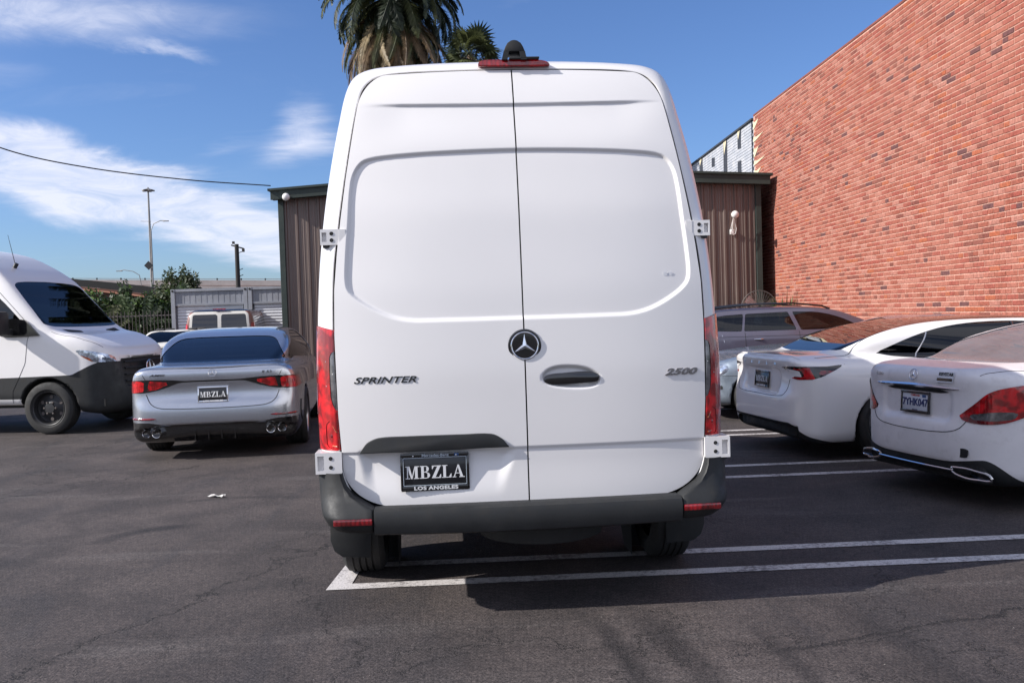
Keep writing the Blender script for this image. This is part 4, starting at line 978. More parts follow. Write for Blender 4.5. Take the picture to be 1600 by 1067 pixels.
# ---- white electric hatchback
def white_fastback():
    car = thing('white_fastback', 'glossy white car with black glass roof, between the tall van and the dusty saloon', 'car', (2.46, 9.45, 0), R_(-90+9))
    def extra(a, x, y, z):
        ax = np.abs(x)
        rec = smax(smax(np.abs(z-.79)-.125, ax-.40, .06), np.abs(y)-.095, .01); a = smax(a, -rec, .03)
        d = np.maximum(np.maximum(z-.36+.02*ax, ax-.70), y-.07-.2*ax**2); return smax(a, -d, .03)
    sp = dict(H=1.45, R=.335, wheels=(.98, 3.86), k=.065, kb=.04, extra=extra,
        side=[(.28, .17, 0), (.08, .26), (.0, .40), (.0, .60), (.03, .68), (.07, .74), (.09, .88), (.06, .97), (.04, 1.03), (.08, 1.06), (.35, 1.075), (1.0, 1.06), (2.4, 1.0), (3.5, .96), (4.2, .84), (4.58, .68), (4.69, .50), (4.66, .28), (4.5, .17, 0)],
        plan=[(0, 0), (.45, .02), (.70, .09), (.84, .24), (.895, .50), (.925, 1.0), (.925, 2.0), (.915, 3.6), (.87, 4.2), (.60, 4.60), (0, 4.7)],
        front=[(0, .14), (.74, .14), (.86, .22), (.915, .40), (.925, .62), (.905, .80), (.86, .94), (.78, 1.02), (.66, 1.07), (.5, 1.2), (0, 1.3)],
        gside=[(.28, .95, 0), (.42, 1.06), (1.0, 1.27), (1.6, 1.405), (2.15, 1.442), (2.7, 1.42), (3.2, 1.30), (3.95, .93), (3.9, .8, 0), (.3, .8, 0)],
        gplan=[(0, .28), (.42, .33), (.62, .60), (.74, 1.3), (.82, 2.2), (.84, 3.0), (.78, 3.7), (.5, 3.95), (0, 4.0)],
        gfront=[(0, .8), (.92, .8), (.875, .96), (.80, 1.10), (.68, 1.30), (.58, 1.39), (.35, 1.435), (0, 1.445)])
    C = Car(sp); S = C.surface(.028)
    top = spline([(.47, 0), (.52, .40), (.62, .60), (1.2, .60), (2.0, .575), (3.0, .60), (3.3, .60), (3.75, .62), (3.9, 0, 0)], 5, False); top = np.vstack([top[:, ::-1], (top[::-1]*[1, -1])[:, ::-1]])
    dlo = spline([(.92, 1.075, 0), (1.3, 1.23), (1.7, 1.325), (2.2, 1.36), (2.7, 1.335), (3.1, 1.22), (3.55, .985), (3.3, .95), (2.3, .985), (1.5, 1.005), (1.1, 1.035)], 4)
    sp['glass'] = [('glass_roof', 'bronze_glass', lambda x, y, z: np.maximum(poly_sdf(x, y, top), 1.0-z)),
                   ('side_window', 'glass_dark', lambda x, y, z: np.maximum(poly_sdf(y, z, dlo), .5-np.abs(x)))]
    sp['clad'] = lambda x, y, z: np.maximum(z-(.385-.16*sstep(np.abs(x), .60, .86)-.10*sstep(y, .2, .6)), y-.95)
    S = C.common(car, S, M['white'])
    # C shaped tail lamps reaching round the corner
    def lampf(x, y, z):
        q = y*.75+(.95-np.abs(x))*.55; P = np.array([(.22, .975), (.13+.30, .985), (.50, .955)])
        poly = np.array([(-.0, 0)]); return q, z
    lp = spline([(.98, .985, 0), (.62, .945), (.36, .915), (.33, .905), (.33, .895), (.55, .835), (.62, .81, 0), (.78, .80), (.86, .825), (.98, .90)], 3)
    # unrolled coordinate: distance along the rear from the middle, then along the side
    U = lambda x, y: np.abs(x)+np.maximum(y-.10, 0)*.95
    lpoly = np.array([(.46, .952), (.60, .965), (.85, .968), (1.08, .965), (1.25, .980), (1.17, .925), (1.05, .865), (.93, .835), (.74, .832), (.62, .845), (.70, .862), (.66, .905), (.55, .925)])
    lamp, S = S.split(lambda x, y, z: np.maximum(poly_sdf(U(x, y), z, lpoly), y-.9))
    for s in (-1, 1):
        L, lamp = lamp.split(lambda x, y, z: -s*x)
        r1, L = L.split(lambda x, y, z: poly_sdf(U(x, y), z, np.array([(.62, .953), (.90, .955), (.97, .84), (.72, .83), (.62, .845), (.62, .862), (.84, .862), (.80, .925), (.62, .935)])))
        wh, L = L.split(lambda x, y, z: poly_sdf(U(x, y), z, np.array([(.48, .948), (.62, .935), (.76, .922), (.80, .862), (.66, .865), (.6, .92)])))
        r2, L = L.split(lambda x, y, z: poly_sdf(U(x, y), z, np.array([(1.02, .925), (1.18, .925), (1.08, .885), (1.0, .88)])))
        o = L.offset(.002).build('tail_lamp', M['gloss'], car); r1.offset(.004).build('red_lens', M['lamp_red'], o); wh.offset(.003).build('clear_lens', M['white_enamel'], o); r2.offset(.002).build('side_lens', M['lamp_deep'], o)
    S.build('body', M['white'], car); S.offset(-.02).build('lining', M['interior'], car)
    boot_lip(C, car, M['white'], .70, .085, .16, .014)
    seam(C.f0, [(a, -.6, b) for a, b in spline([(-.60, .83), (-.56, .70), (-.50, .655), (0, .645), (.50, .655), (.56, .70), (.60, .83)], 5, False)], (0, 1, 0), 'boot_gap', car, .003)
    for s in (-1, 1):
        seam(C.f0, [(s*(.70-.10*t), .40-.10*(1-t)+.65*t, 1.6) for t in np.linspace(0, 1, 12)], (0, 0, -1), 'boot_gap', car, .003)
        seam(C.f0, [(s*2, y, z) for y, z in ((1.42, 1.01), (1.46, .9), (1.38, .72), (1.32, .55))], (-s, 0, 0), 'door_gap', car, .0025)
        seam(C.f0, [(s*2, y, z) for y, z in ((2.42, .98), (2.44, .5), (2.4, .3))], (-s, 0, 0), 'door_gap', car, .0025)
        seam(C.f0, [(s*2, y, z) for y, z in ((1.30, 1.0+.02), (1.42, 1.20), (1.46, 1.27))], (-s, 0, 0), 'window_divider', car, .007, M['alloy'])
        seam(C.f0, [(s*2, y, z) for y, z in ((2.30, .99), (2.38, 1.2), (2.42, 1.35))], (-s, 0, 0), 'window_divider', car, .012, M['gloss'])
    P, N = cast(C.f0, [(0, -.6, .79)]+[(x, -.6, .985) for x in (-.36, -.18, 0, .18, .36)], (0, 1, 0))
    plate_on(car, (0, P[0][1]-.012, .80), (0, -1, .1), 'dealer')
    for ch, p, n in zip('TESLA', P[1:], N[1:]): put_text('badge_letter', ch, .05, Vector(p)+Vector(n)*.003, (1, n[0]*.2, 0), (0, .2, 1), M['chrome'], car, depth=.004, sx=1.4)
    for wy in sp['wheels']:
        for s in (-1, 1): wheel(car, s*.80, wy, .335, .235, s, 'alloy', 10, rim_r=.245)
    MB().box((0, .32, .30), (1.3, .4, .16), bev=.05).build('rear_valance', M['dark'], car)
    far_seats(car, (1.80, 2.7), z=.38)
    return car

# ---- dusty white saloon cut by the right edge of the picture
def dusty_saloon():
    car = thing('dusty_white_saloon', 'dusty white saloon with pale window sticker and chrome exhaust trim, nearest car on the right', 'car', (2.97, 7.0, 0), R_(-90+14))
    def extra(a, x, y, z):
        ax = np.abs(x)
        rec = smax(smax(np.abs(z-.79+.03*ax)-.115, ax-.36, .08), np.abs(y)-.085, .02); a = smax(a, -rec, .05)
        d = np.maximum(np.maximum(z-.33, ax-.8), y-.03-.2*ax**2); return smax(a, -d, .03)
    sp = dict(H=1.45, R=.33, wheels=(1.02, 3.86), k=.085, kb=.04, extra=extra,
        side=[(.25, .17, 0), (.06, .26), (.0, .38), (.0, .56), (.025, .64), (.055, .72), (.065, .86), (.05, .96), (.07, 1.03), (.13, 1.065), (.5, 1.10), (1.2, 1.09), (2.6, 1.03), (3.5, .98), (4.2, .87), (4.55, .70), (4.68, .50), (4.66, .28), (4.5, .17, 0)],
        plan=[(0, 0), (.40, .03), (.63, .13), (.78, .29), (.855, .52), (.895, .95), (.905, 2.0), (.895, 3.6), (.85, 4.2), (.60, 4.58), (0, 4.69)],
        front=[(0, .14), (.72, .14), (.84, .22), (.895, .40), (.905, .60), (.89, .78), (.85, .93), (.78, 1.03), (.64, 1.10), (.5, 1.2), (0, 1.3)],
        gside=[(.50, .98, 0), (.60, 1.085), (1.15, 1.27), (1.7, 1.392), (2.2, 1.438), (2.65, 1.42), (3.1, 1.31), (3.75, .98), (3.7, .85, 0), (.5, .85, 0)],
        gplan=[(0, .50), (.50, .56), (.66, .85), (.76, 1.5), (.82, 2.3), (.83, 3.0), (.78, 3.6), (.5, 3.78), (0, 3.8)],
        gfront=[(0, .85), (.89, .85), (.85, .99), (.78, 1.14), (.67, 1.32), (.57, 1.40), (.35, 1.432), (0, 1.44)])
    C = Car(sp); S = C.surface(.026)
    rw = half([(0, 1.395), (.42, 1.385), (.55, 1.34), (.64, 1.22), (.70, 1.125), (.69, 1.105), (.60, 1.10), (0, 1.095)], 4)
    dlo = spline([(.98, 1.10), (1.35, 1.26), (1.75, 1.345), (2.3, 1.365), (2.8, 1.31), (3.3, 1.06), (3.2, 1.01), (2.2, 1.03), (1.3, 1.07)], 4)
    sp['glass'] = [('rear_window', 'glass_dusty', lambda x, y, z: np.maximum(poly_sdf(x, z, rw), y-1.85)),
                   ('side_window', 'glass_dark', lambda x, y, z: np.maximum(poly_sdf(y, z, dlo), .5-np.abs(x)))]
    sp['clad'] = lambda x, y, z: np.maximum(z-(.345+.05*sstep(np.abs(x), .3, .75)-.17*sstep(np.abs(x)+y*.8, .72, 1.1)), y-.95)
    S = C.common(car, S, M['dusty_white'])
    U = lambda x, y: np.abs(x)+np.maximum(y-.06, 0)*.95
    lp = spline([(.47, .70, 0), (.57, .665), (.80, .66), (1.0, .70), (1.16, .78), (1.26, .88), (1.28, .94), (1.12, .955), (.92, .935), (.76, .895), (.62, .80)], 4)
    lamp, S = S.split(lambda x, y, z: np.maximum(poly_sdf(U(x, y), z, lp), y-.9))
    for s in (-1, 1):
        L, lamp = lamp.split(lambda x, y, z: -s*x)
        cl, L = L.split(lambda x, y, z: poly_sdf(U(x, y), z, spline([(.58, .705), (.66, .735), (.90, .755), (1.0, .73), (.86, .69), (.68, .685)], 3)))
        lo, L = L.split(lambda x, y, z: z-.70)
        o = L.offset(.008).build('tail_lamp', M['lamp_red'], car); cl.offset(.006).build('clear_lens', M['clear'], o); lo.offset(.007).build('lower_lens', M['lamp_deep'], o)
    S.build('body', M['dusty_white'], car); S.offset(-.02).build('lining', M['interior'], car)
    seam(C.f0, [(a, -.6, b) for a, b in spline([(-.57, .79), (-.535, .70), (-.45, .60), (-.25, .565), (0, .56), (.25, .565), (.45, .60), (.535, .70), (.57, .79)], 5, False)], (0, 1, 0), 'boot_gap', car, .0035)
    for s in (-1, 1):
        seam(C.f0, [(s*x, y, 1.7) for x, y in ((.60, .14), (.66, .22), (.72, .40), (.735, .62))], (0, 0, -1), 'boot_gap', car, .003)
        seam(C.f0, [(s*2, y, z) for y, z in ((1.45, 1.05), (1.5, .85), (1.4, .6), (1.36, .5))], (-s, 0, 0), 'door_gap', car, .003)
    # chrome bar with its dark hollow above the plate
    P, _ = cast(C.f0, [(x, -.6, .918-.02*abs(x)) for x in np.linspace(-.46, .46, 24)], (0, 1, 0)); P[:, 1] -= .004
    t = np.abs(np.linspace(-1, 1, 24)); MB().tube(P, np.interp(t, [0, .6, 1], [.022, .019, .004]), 8).build('chrome_bar', M['chrome'], car)
    P2 = P.copy(); P2[:, 2] -= .034; P2 = P2[3:-3]; P2, _ = cast(C.f0, P2-np.array([0, .3, 0]), (0, 1, 0)); t = np.abs(np.linspace(-1, 1, len(P2)))
    MB().tube(P2, np.interp(t, [0, .8, 1], [.018, .013, .003]), 8).build('lamp_slot', M['dark'], car)
    P, N = cast(C.f0, [(0, -.6, .76), (0, -.6, 1.0), (.34, -.6, 1.0), (.50, -.6, .40), (-.42, -.6, .985)], (0, 1, 0))
    plate_on(car, (0, P[0][1]-.014, .775), (0, -1, .05), 'cal')
    star_badge(car, Vector(P[1])+Vector(N[1])*.004, N[1], (0, 0, 1), .046)
    pp, nn = P[2], Vector(N[2]); r = Vector((0, 0, 1)).cross(nn).normalized(); u = nn.cross(r)
    q = lambda a, b, d: Vector(pp)+r*a+u*b+nn*d
    st = mesh_object('dealer_sticker', [q(-.085, -.045, .006), q(.075, -.045, .006), q(.085, .04, .006), (q(-.07, .035, .006))], [(0, 1, 2, 3)], M['shutter'], car, False)
    put_text('lettering', 'KEYSTAR', .034, q(.005, .018, .008), r, u, M['trim'], st, bold=.001)
    mesh_object('stripe', [q(-.078, -.035, .0075), q(.07, -.035, .0075), q(.07, -.012, .0075), q(-.078, -.012, .0075)], [(0, 1, 2, 3)], M['bark'], st, False)
    put_text('model_lettering', 'C300', .036, Vector(P[4])+Vector(N[4])*.004, (1, -.12, 0), (0, 0, 1), M['chrome'], car, depth=.004, sx=1.3)
    MB().prism(spline([(-.045, -.03), (-.04, .015), (-.015, .032), (.03, .03), (.05, .02), (.04, -.025), (.02, -.035)], 3), .012, 'y').xform(Matrix.Translation(Vector(P[3])+Vector((0, -.006, .03)))).build('tow_cover_hole', M['dark'], car)
    # exhaust trims and blade
    P, _ = cast(C.f0, [(x, -.6, .30+.012*abs(x)) for x in np.linspace(-.42, .42, 18)], (0, 1, 0)); P[:, 1] = .04+.1*np.linspace(-.42, .42, 18)**2; P[:, 2] = .285
    MB().tube(P, .008, 6).build('chrome_blade', M['chrome'], car)
    for s in (-1, 1):
        o = spline([(s*.40, .290), (s*.47, .312), (s*.60, .305), (s*.72, .262), (s*.62, .240), (s*.50, .245)], 4)
        MB().tube([(a, .06+.34*max(0,abs(a)-.40)**1.5, b) for a, b in o], .011, 8, closed=True).build('exhaust_trim', M['chrome'], car)
        MB().prism([(a, b) for a, b in o], .02, 'y', .11).build('exhaust_mouth', M['gloss'], car)
    MB().box((0, .26, .27), (1.3, .3, .16), bev=.05).build('rear_valance', M['dark'], car)
    for wy in sp['wheels']:
        for s in (-1, 1): wheel(car, s*.775, wy, .33, .225, s, 'alloy', 10)
    far_seats(car, (1.70, 2.6), 'pale_seat', z=.40)
    MB().box((0, 1.05, .92), (1.25, .5, .05)).build('parcel_shelf', M['interior'], car)
    return car

# ---- grey estate beyond
def grey_estate():
    car = thing('grey_estate_car', 'mauve grey estate car with black roof rails, parked beyond the glass roofed white car', 'car', (3.27, 17.75, 0), R_(-90))
    sp = dict(H=1.55, R=.34, wheels=(.88, 3.55), k=.07,
        side=[(.1, .22, 0), (.0, .35), (.0, .75), (.04, .98), (.1, 1.05), (1.0, 1.06), (2.6, 1.02), (3.3, .98), (3.85, .88), (4.1, .72), (4.18, .5), (4.16, .25, 0)],
        plan=[(0, 0), (.6, .03), (.82, .15), (.88, .5), (.90, 1.2), (.90, 3.2), (.85, 3.8), (.6, 4.1), (0, 4.2)],
        front=[(0, .18), (.8, .18), (.88, .3), (.90, .55), (.895, .8), (.87, .98), (.80, 1.06), (.5, 1.2), (0, 1.3)],
        gside=[(.02, .9, 0), (.10, 1.06), (.32, 1.40), (.55, 1.475), (1.2, 1.525), (1.9, 1.53), (2.5, 1.46), (2.9, 1.34), (3.55, 1.0), (3.5, .85, 0), (.1, .85, 0)],
        gplan=[(0, .02), (.6, .06), (.78, .25), (.84, 1.2), (.85, 2.4), (.80, 3.3), (.5, 3.55), (0, 3.6)],
        gfront=[(0, .8), (.88, .8), (.86, 1.0), (.79, 1.2), (.70, 1.42), (.60, 1.50), (.3, 1.53), (0, 1.535)])
    C = Car(sp); S = C.surface(.034)
    d1 = spline([(.28, 1.13), (.36, 1.26), (.47, 1.345), (.98, 1.385, 0), (.93, 1.06, 0), (.70, 1.065), (.42, 1.085)], 3)
    d2 = np.array([(1.02, 1.385), (1.80, 1.405), (1.93, 1.06), (.97, 1.06)]); d3 = spline([(1.88, 1.405, 0), (2.35, 1.38), (2.75, 1.27), (3.15, 1.06, 0), (2.01, 1.055, 0)], 4)
    sp['glass'] = [('side_window', 'glass_mid', lambda x, y, z: np.maximum(poly_sdf(y, z, d1), .5-np.abs(x))), ('side_window', 'glass_mid', lambda x, y, z: np.maximum(poly_sdf(y, z, d2), .5-np.abs(x))),
                   ('side_window', 'glass_mid', lambda x, y, z: np.maximum(poly_sdf(y, z, d3), .5-np.abs(x))),
                   ('rear_window', 'glass_dark', lambda x, y, z: np.maximum(poly_sdf(x, z, half([(0, 1.42), (.55, 1.40), (.66, 1.12), (0, 1.1)], 3)), y-.6)),
                   ('windscreen', 'glass', lambda x, y, z: np.maximum(poly_sdf(x, z, half([(0, 1.44), (.55, 1.42), (.72, 1.05), (0, 1.02)], 3)), 2.5-y))]
    sp['clad'] = lambda x, y, z: z-.36
    S = C.common(car, S, M['grey']); S.build('body', M['grey'], car); S.offset(-.02).build('lining', M['interior'], car)
    for s in (-1, 1):
        MB().tube([(s*.63, .28, 1.44), (s*.64, .42, 1.50), (s*.65, 1.2, 1.565), (s*.65, 1.9, 1.567), (s*.64, 2.45, 1.50), (s*.63, 2.6, 1.44)], .018, 8).build('roof_rail', M['gloss'], car)
        seam(C.f0, [(s*2, y, .96+.0*y) for y in np.linspace(.5, 3.2, 20)], (-s, 0, 0), 'crease', car, .004)
        for yy in (.98, 1.97): seam(C.f0, [(s*2, yy, 1.04), (s*2, yy+.01, .5)], (-s, 0, 0), 'door_gap', car, .004)
        P, _ = cast(C.f0, [(s*2, 1.14, .905), (s*2, 1.30, .905)], (-s, 0, 0)); MB().tube([P[0], Vector(P[0])*.3+Vector(P[1])*.7+Vector((s*.02, 0, 0)), P[1]], [.012, .018, .010], 8).build('door_handle', M['chrome'], car)
        P, _ = cast(C.f0, [(s*2, .56, 1.0), (s*2, .60, .86)], (-s, 0, 0)); MB().tube(P, .006, 6).build('side_marker', M['chrome'], car)
        for wy in sp['wheels']: wheel(car, s*.78, wy, .34, .22, s, 'alloy', 8)
    far_seats(car, (1.3, 2.2))
    return car

# ---- pale blue grey saloon, nose towards the van
def blue_saloon():
    car = thing('pale_blue_saloon', 'pale blue grey saloon, only its nose and front wheel showing right of the van', 'car', (7.02, 12.75, 0), R_(90))
    sp = dict(H=1.45, R=.33, wheels=(1.05, 3.85), k=.11,
        side=[(.15, .2, 0), (.0, .4), (.03, .9), (.2, 1.03), (1.2, 1.05), (2.6, 1.0), (3.3, .97), (3.9, .91), (4.35, .80), (4.58, .66), (4.66, .50), (4.64, .32), (4.5, .20, 0)],
        plan=[(0, 0), (.6, .05), (.82, .2), (.89, .8), (.90, 2.4), (.89, 3.7), (.85, 4.15), (.70, 4.45), (.4, 4.62), (0, 4.67)],
        front=[(0, .16), (.8, .16), (.87, .26), (.895, .5), (.885, .75), (.82, .93), (.68, 1.02), (.5, 1.1), (0, 1.2)],
        gside=[(.25, .9, 0), (.35, 1.02), (.8, 1.24), (1.1, 1.34), (1.5, 1.36), (1.9, 1.30), (2.5, 1.02), (2.5, .85, 0), (.3, .85, 0)],
        gplan=[(0, .2), (.6, .35), (.80, .9), (.83, 1.9), (.7, 2.5), (0, 2.6)],
        gfront=[(0, .8), (.87, .8), (.84, 1.0), (.66, 1.34), (.55, 1.41), (0, 1.44)])
    C = Car(sp); S = C.surface(.034)
    sp['glass'] = [('side_window', 'glass_dark', lambda x, y, z: np.maximum(poly_sdf(y, z, spline([(.55, 1.05), (.9, 1.22), (1.2, 1.29), (1.7, 1.26), (2.2, 1.02)], 4)), .5-np.abs(x))),
                   ('windscreen', 'glass_dark', lambda x, y, z: np.maximum(poly_sdf(x, z, half([(0, 1.31), (.5, 1.30), (.72, 1.05), (0, 1.03)], 3)), 1.7-y))]
    S = C.common(car, S, M['bluegrey'])
    for s in (-1, 1):
        for cx, cy, r in ((.62, .70, .085), (.745, .70, .065)):
            e, S = S.split(lambda x, y, z: np.maximum(np.sqrt(((x-s*cx)*1.0)**2+((z-cy)*.82)**2)-r, 4.0-y)); e.offset(.004).build('headlamp', M['head'], car)
        lo, S = S.split(lambda x, y, z: np.maximum(np.maximum(np.abs(z-.46)-.03, np.abs(x-s*.62)-.17), 4.0-y)); lo.build('bumper_slot', M['dark'], car)
        seam(C.f0, [(s*2, y, .62) for y in np.linspace(4.1, 4.35, 6)], (-s, 0, 0), 'bumper_gap', car, .003)
        for wy in sp['wheels']: wheel(car, s*.78, wy, .33, .22, s, 'alloy', 8)
    S.build('body', M['bluegrey'], car)
    return car

# ---- second white cargo van, front end, at the left edge
def left_van():
    car = thing('white_cargo_van', 'white cargo van with black front bumper and steel wheels at the far left', 'van', (0, 0, 0), R_(-90-6.5))
    R = Matrix.Rotation(R_(-90-6.5), 3, 'Z'); hub = R @ Vector((.87, 4.93, 0)); car.location = Vector((-6.46, 12.98, 0))-hub
    def extra(a, x, y, z):
        ax = np.abs(x)
        g = smax(smax(ax-.60+.18*(1.0-z), np.abs(z-.83)-.20, .04), 5.80-y+.0*x, .01); return smax(a, -smax(g, -(a+.035), .005), .01)
    sp = dict(H=2.78, R=.365, wheels=(1.27, 4.93), k=.10, gap=.055, extra=extra,
        side=[(0, .45, 0), (0, 2.3), (.2, 2.70), (.6, 2.75), (2.0, 2.76), (3.0, 2.74), (3.6, 2.62), (4.0, 2.42), (4.30, 2.20), (4.62, 1.84), (5.0, 1.46), (5.35, 1.36), (5.70, 1.20), (5.82, 1.08), (5.90, .85), (5.94, .60), (5.93, .42), (5.84, .29), (5.6, .24, 0), (4.9, .40, 0)],
        plan=[(0, 0, 0), (.97, 0), (1.0, .2), (1.01, 1.5), (1.01, 4.4), (1.0, 4.95), (.965, 5.3), (.87, 5.62), (.62, 5.85), (0, 5.95)],
        front=[(0, .22), (.88, .22), (.98, .36), (1.01, .7), (1.005, 1.1), (.985, 1.5), (.945, 1.85), (.90, 2.15), (.83, 2.45), (.75, 2.66), (.58, 2.75), (0, 2.77)])
    C = Car(sp); S = C.surface(.036)
    ws = half([(0, 2.17), (.62, 2.15), (.80, 2.10), (.83, 2.0), (.90, 1.60), (.90, 1.53), (.7, 1.495), (0, 1.485)], 4)
    dlo = spline([(3.35, 2.05, 0), (4.02, 2.05), (4.25, 1.92), (4.62, 1.55), (4.70, 1.46), (4.45, 1.44), (3.35, 1.44, 0)], 4)
    sp['glass'] = [('windscreen', 'glass_mid', lambda x, y, z: np.maximum(poly_sdf(x, z, ws), 4.2-y)), ('side_window', 'glass_dark', lambda x, y, z: np.maximum(poly_sdf(y, z, dlo), .5-np.abs(x)))]
    bp = np.array([(4.2, .50), (4.2, .80), (5.28, .82), (5.50, .93), (5.62, .985), (7, 1.0), (7, 0), (4.9, 0), (4.9, .5)])
    sp['clad'] = lambda x, y, z: poly_sdf(y, z, bp)
    cw = np.array([(1.7, .52), (1.7, .80), (4.3, .80), (4.3, .52)])
    S = C.common(car, S, M['van_white'])
    lo, S = S.split(lambda x, y, z: np.maximum(poly_sdf(y, z, cw), .9-np.abs(x))); lo.offset(.004).build('rubbing_strip', M['trim'], car)
    Q = lambda x, y: y*.72+(.99-np.abs(x))*.70
    hl = spline([(3.865, 1.175, 0), (3.93, 1.09), (4.04, 1.01), (4.12, .985), (4.40, .965, 0), (4.375, 1.035), (4.33, 1.07), (4.12, 1.13)], 3)
    H, S = S.split(lambda x, y, z: np.maximum(poly_sdf(Q(x, y), z, hl), 5.2-y))
    for s in (-1, 1):
        L, H = H.split(lambda x, y, z: -s*x)
        o1, L = L.split(lambda x, y, z: poly_sdf(Q(x, y), z, np.array([(3.92, 1.09), (4.04, 1.045), (4.08, 1.0), (4.0, .99)])))
        h = L.offset(.003).build('headlamp', M['head'], car); o1.offset(.004).build('indicator', M['lamp_orange'], h)
    g, S = S.split(lambda x, y, z: np.maximum(np.maximum(np.abs(x)-.58+.18*(1.0-z), 5.70-y), np.abs(z-.83)-.19))
    g.build('grille_opening', M['dark'], car)
    vent, S = S.split(lambda x, y, z: np.maximum(poly_sdf(np.abs(x), y, np.array([(.30, 5.06), (.70, 5.0), (.66, 5.12), (.40, 5.16)])), 1.2-z)); vent.build('bonnet_vent', M['dark'], car)
    S.build('body', M['van_white'], car); S.offset(-.03).build('lining', M['interior'], car)
    for k, z in enumerate((.70, .79, .88, .97)):
        P = [(x, 5.90-.05*(x/.5)**2-.10*(z-.7), z) for x in np.linspace(-.52, .52, 12)]; MB().tube(P, .014, 6).build('grille_bar', M['trim'], car)
    star_badge(car, (0, 5.93, .86), (0, 1, .1), (0, 0, 1), .115, disc=M['gloss'])
    for s in (-1, 1):
        seam(C.f0, [(s*2, y, z) for y, z in ((4.72, 1.50), (4.66, 1.3), (4.62, 1.0), (4.52, .8), (4.42, .62), (4.4, .45))], (-s, 0, 0), 'door_gap', car, .0035)
        seam(C.f0, [(s*2, y, z) for y, z in ((4.75, 1.47), (4.5, 1.74), (4.25, 2.0), (4.05, 2.12), (3.4, 2.14))], (-s, 0, 0), 'door_gap', car, .0035)
        seam(C.f0, [(s*2, 3.3, 2.1), (s*2, 3.3, .5)], (-s, 0, 0), 'door_gap', car, .0035)
        seam(C.f0, [(s*.97*a, y, 3) for a, y in ((.96, 5.0), (.95, 5.2), (.90, 5.45), (.80, 5.66))], (0, 0, -1), 'bonnet_gap', car, .003)
        # mirror and its black sail
        MB().prism(spline([(4.28, 1.44), (4.42, 1.62), (4.66, 1.60, 0), (4.86, 1.38, 0), (4.60, 1.37), (4.3, 1.38)], 3), .03*s, 'x', s*.975).build('mirror_sail', M['gloss'], car)
        m = MB().box((s*1.20, 4.42, 1.56), (.25, .15, .34), bev=.05); m.build('mirror', M['trim'], car)
        MB().box((s*1.08, 4.44, 1.44), (.22, .08, .09), bev=.02).build('mirror_arm', M['trim'], car)
        for wy in sp['wheels']: wheel(car, s*.87, wy, .365, .24, s, 'steel', rim_r=.235)
    MB().tube([(.30, 4.05, 2.36), (.30, 4.10, 2.44)], .03, 8).tube([(.30, 4.08, 2.40), (.30, 3.98, 2.86)], [.006, .003], 6).build('aerial', M['trim'], car)
    MB().box((0, 4.85, 1.28), (1.7, .5, .16), bev=.05).build('dashboard', M['interior'], car)
    MB().tube([(math.cos(a)*.19-.42, 4.45+math.sin(a)*.06, 1.42+math.sin(a)*.18) for a in np.linspace(0, 2*math.pi, 25)[:-1]], .014, 6, closed=True).build('steering_wheel', M['interior'], car)
    far_seats(car, (3.8,), z=.95)
    MB().box((0, 3.0, 1.5), (1.8, .04, 2.0)).build('bulkhead', M['interior'], car)
    MB().box((0, 3.4, .42), (1.7, 4.6, .1)).build('underside', M['dark'], car, False)
    return car

# ---- older cars further back
def old_saloon():
    car = thing('old_white_saloon', 'old cream white saloon seen from behind, half hidden by the cargo van nose', 'car', (-8.75, 23.0, 0), R_(4))
    sp = dict(H=1.4, R=.31, wheels=(1.1, 3.8), k=.08,
        side=[(.12, .25, 0), (0, .4), (0, .75), (.05, .96), (.2, 1.0), (1.2, 1.0), (3.3, .95), (4.4, .8), (4.6, .5), (4.5, .25, 0)],
        plan=[(0, 0), (.75, .03), (.86, .15), (.88, 1.0), (.88, 3.8), (.8, 4.4), (0, 4.6)], front=[(0, .22), (.8, .22), (.88, .4), (.88, .8), (.82, .98), (.5, 1.1), (0, 1.1)],
        gside=[(.75, .9, 0), (.85, 1.0), (1.35, 1.29), (1.6, 1.335), (2.4, 1.34), (2.8, 1.28), (3.4, .95), (3.3, .85, 0)], gplan=[(0, .75), (.7, .8), (.80, 1.3), (.82, 2.8), (.7, 3.4), (0, 3.45)],
        gfront=[(0, .8), (.86, .8), (.80, 1.0), (.69, 1.26), (.62, 1.32), (0, 1.345)])
    C = Car(sp); S = C.surface(.045)
    sp['glass'] = [('rear_window', 'glass_mid', lambda x, y, z: np.maximum(poly_sdf(x, z, half([(0, 1.28), (.56, 1.27), (.67, 1.05), (0, 1.03)], 3)), y-1.6)), ('side_window', 'glass_mid', lambda x, y, z: np.maximum(poly_sdf(y, z, np.array([(1.35, 1.02), (1.6, 1.25), (2.6, 1.25), (3.05, 1.0)])), .5-np.abs(x)))]
    S = C.common(car, S, None)
    for s in (-1, 1):
        e, S = S.split(lambda x, y, z: np.maximum(np.maximum(np.abs(z-.75)-.075, np.abs(x-s*.66)-.2), y-.3)); e.build('tail_lamp', M['lamp_red'], car)
        for wy in sp['wheels']: wheel(car, s*.77, wy, .31, .2, s, 'steel')
    st, S = S.split(lambda x, y, z: np.maximum(np.abs(z-.88)-.02, y-.3)); st.build('trim_strip', M['trim'], car)
    S.build('body', M['oldwhite'], car); S.offset(-.02).build('lining', M['interior'], car)
    far_seats(car, (1.9, 2.8))
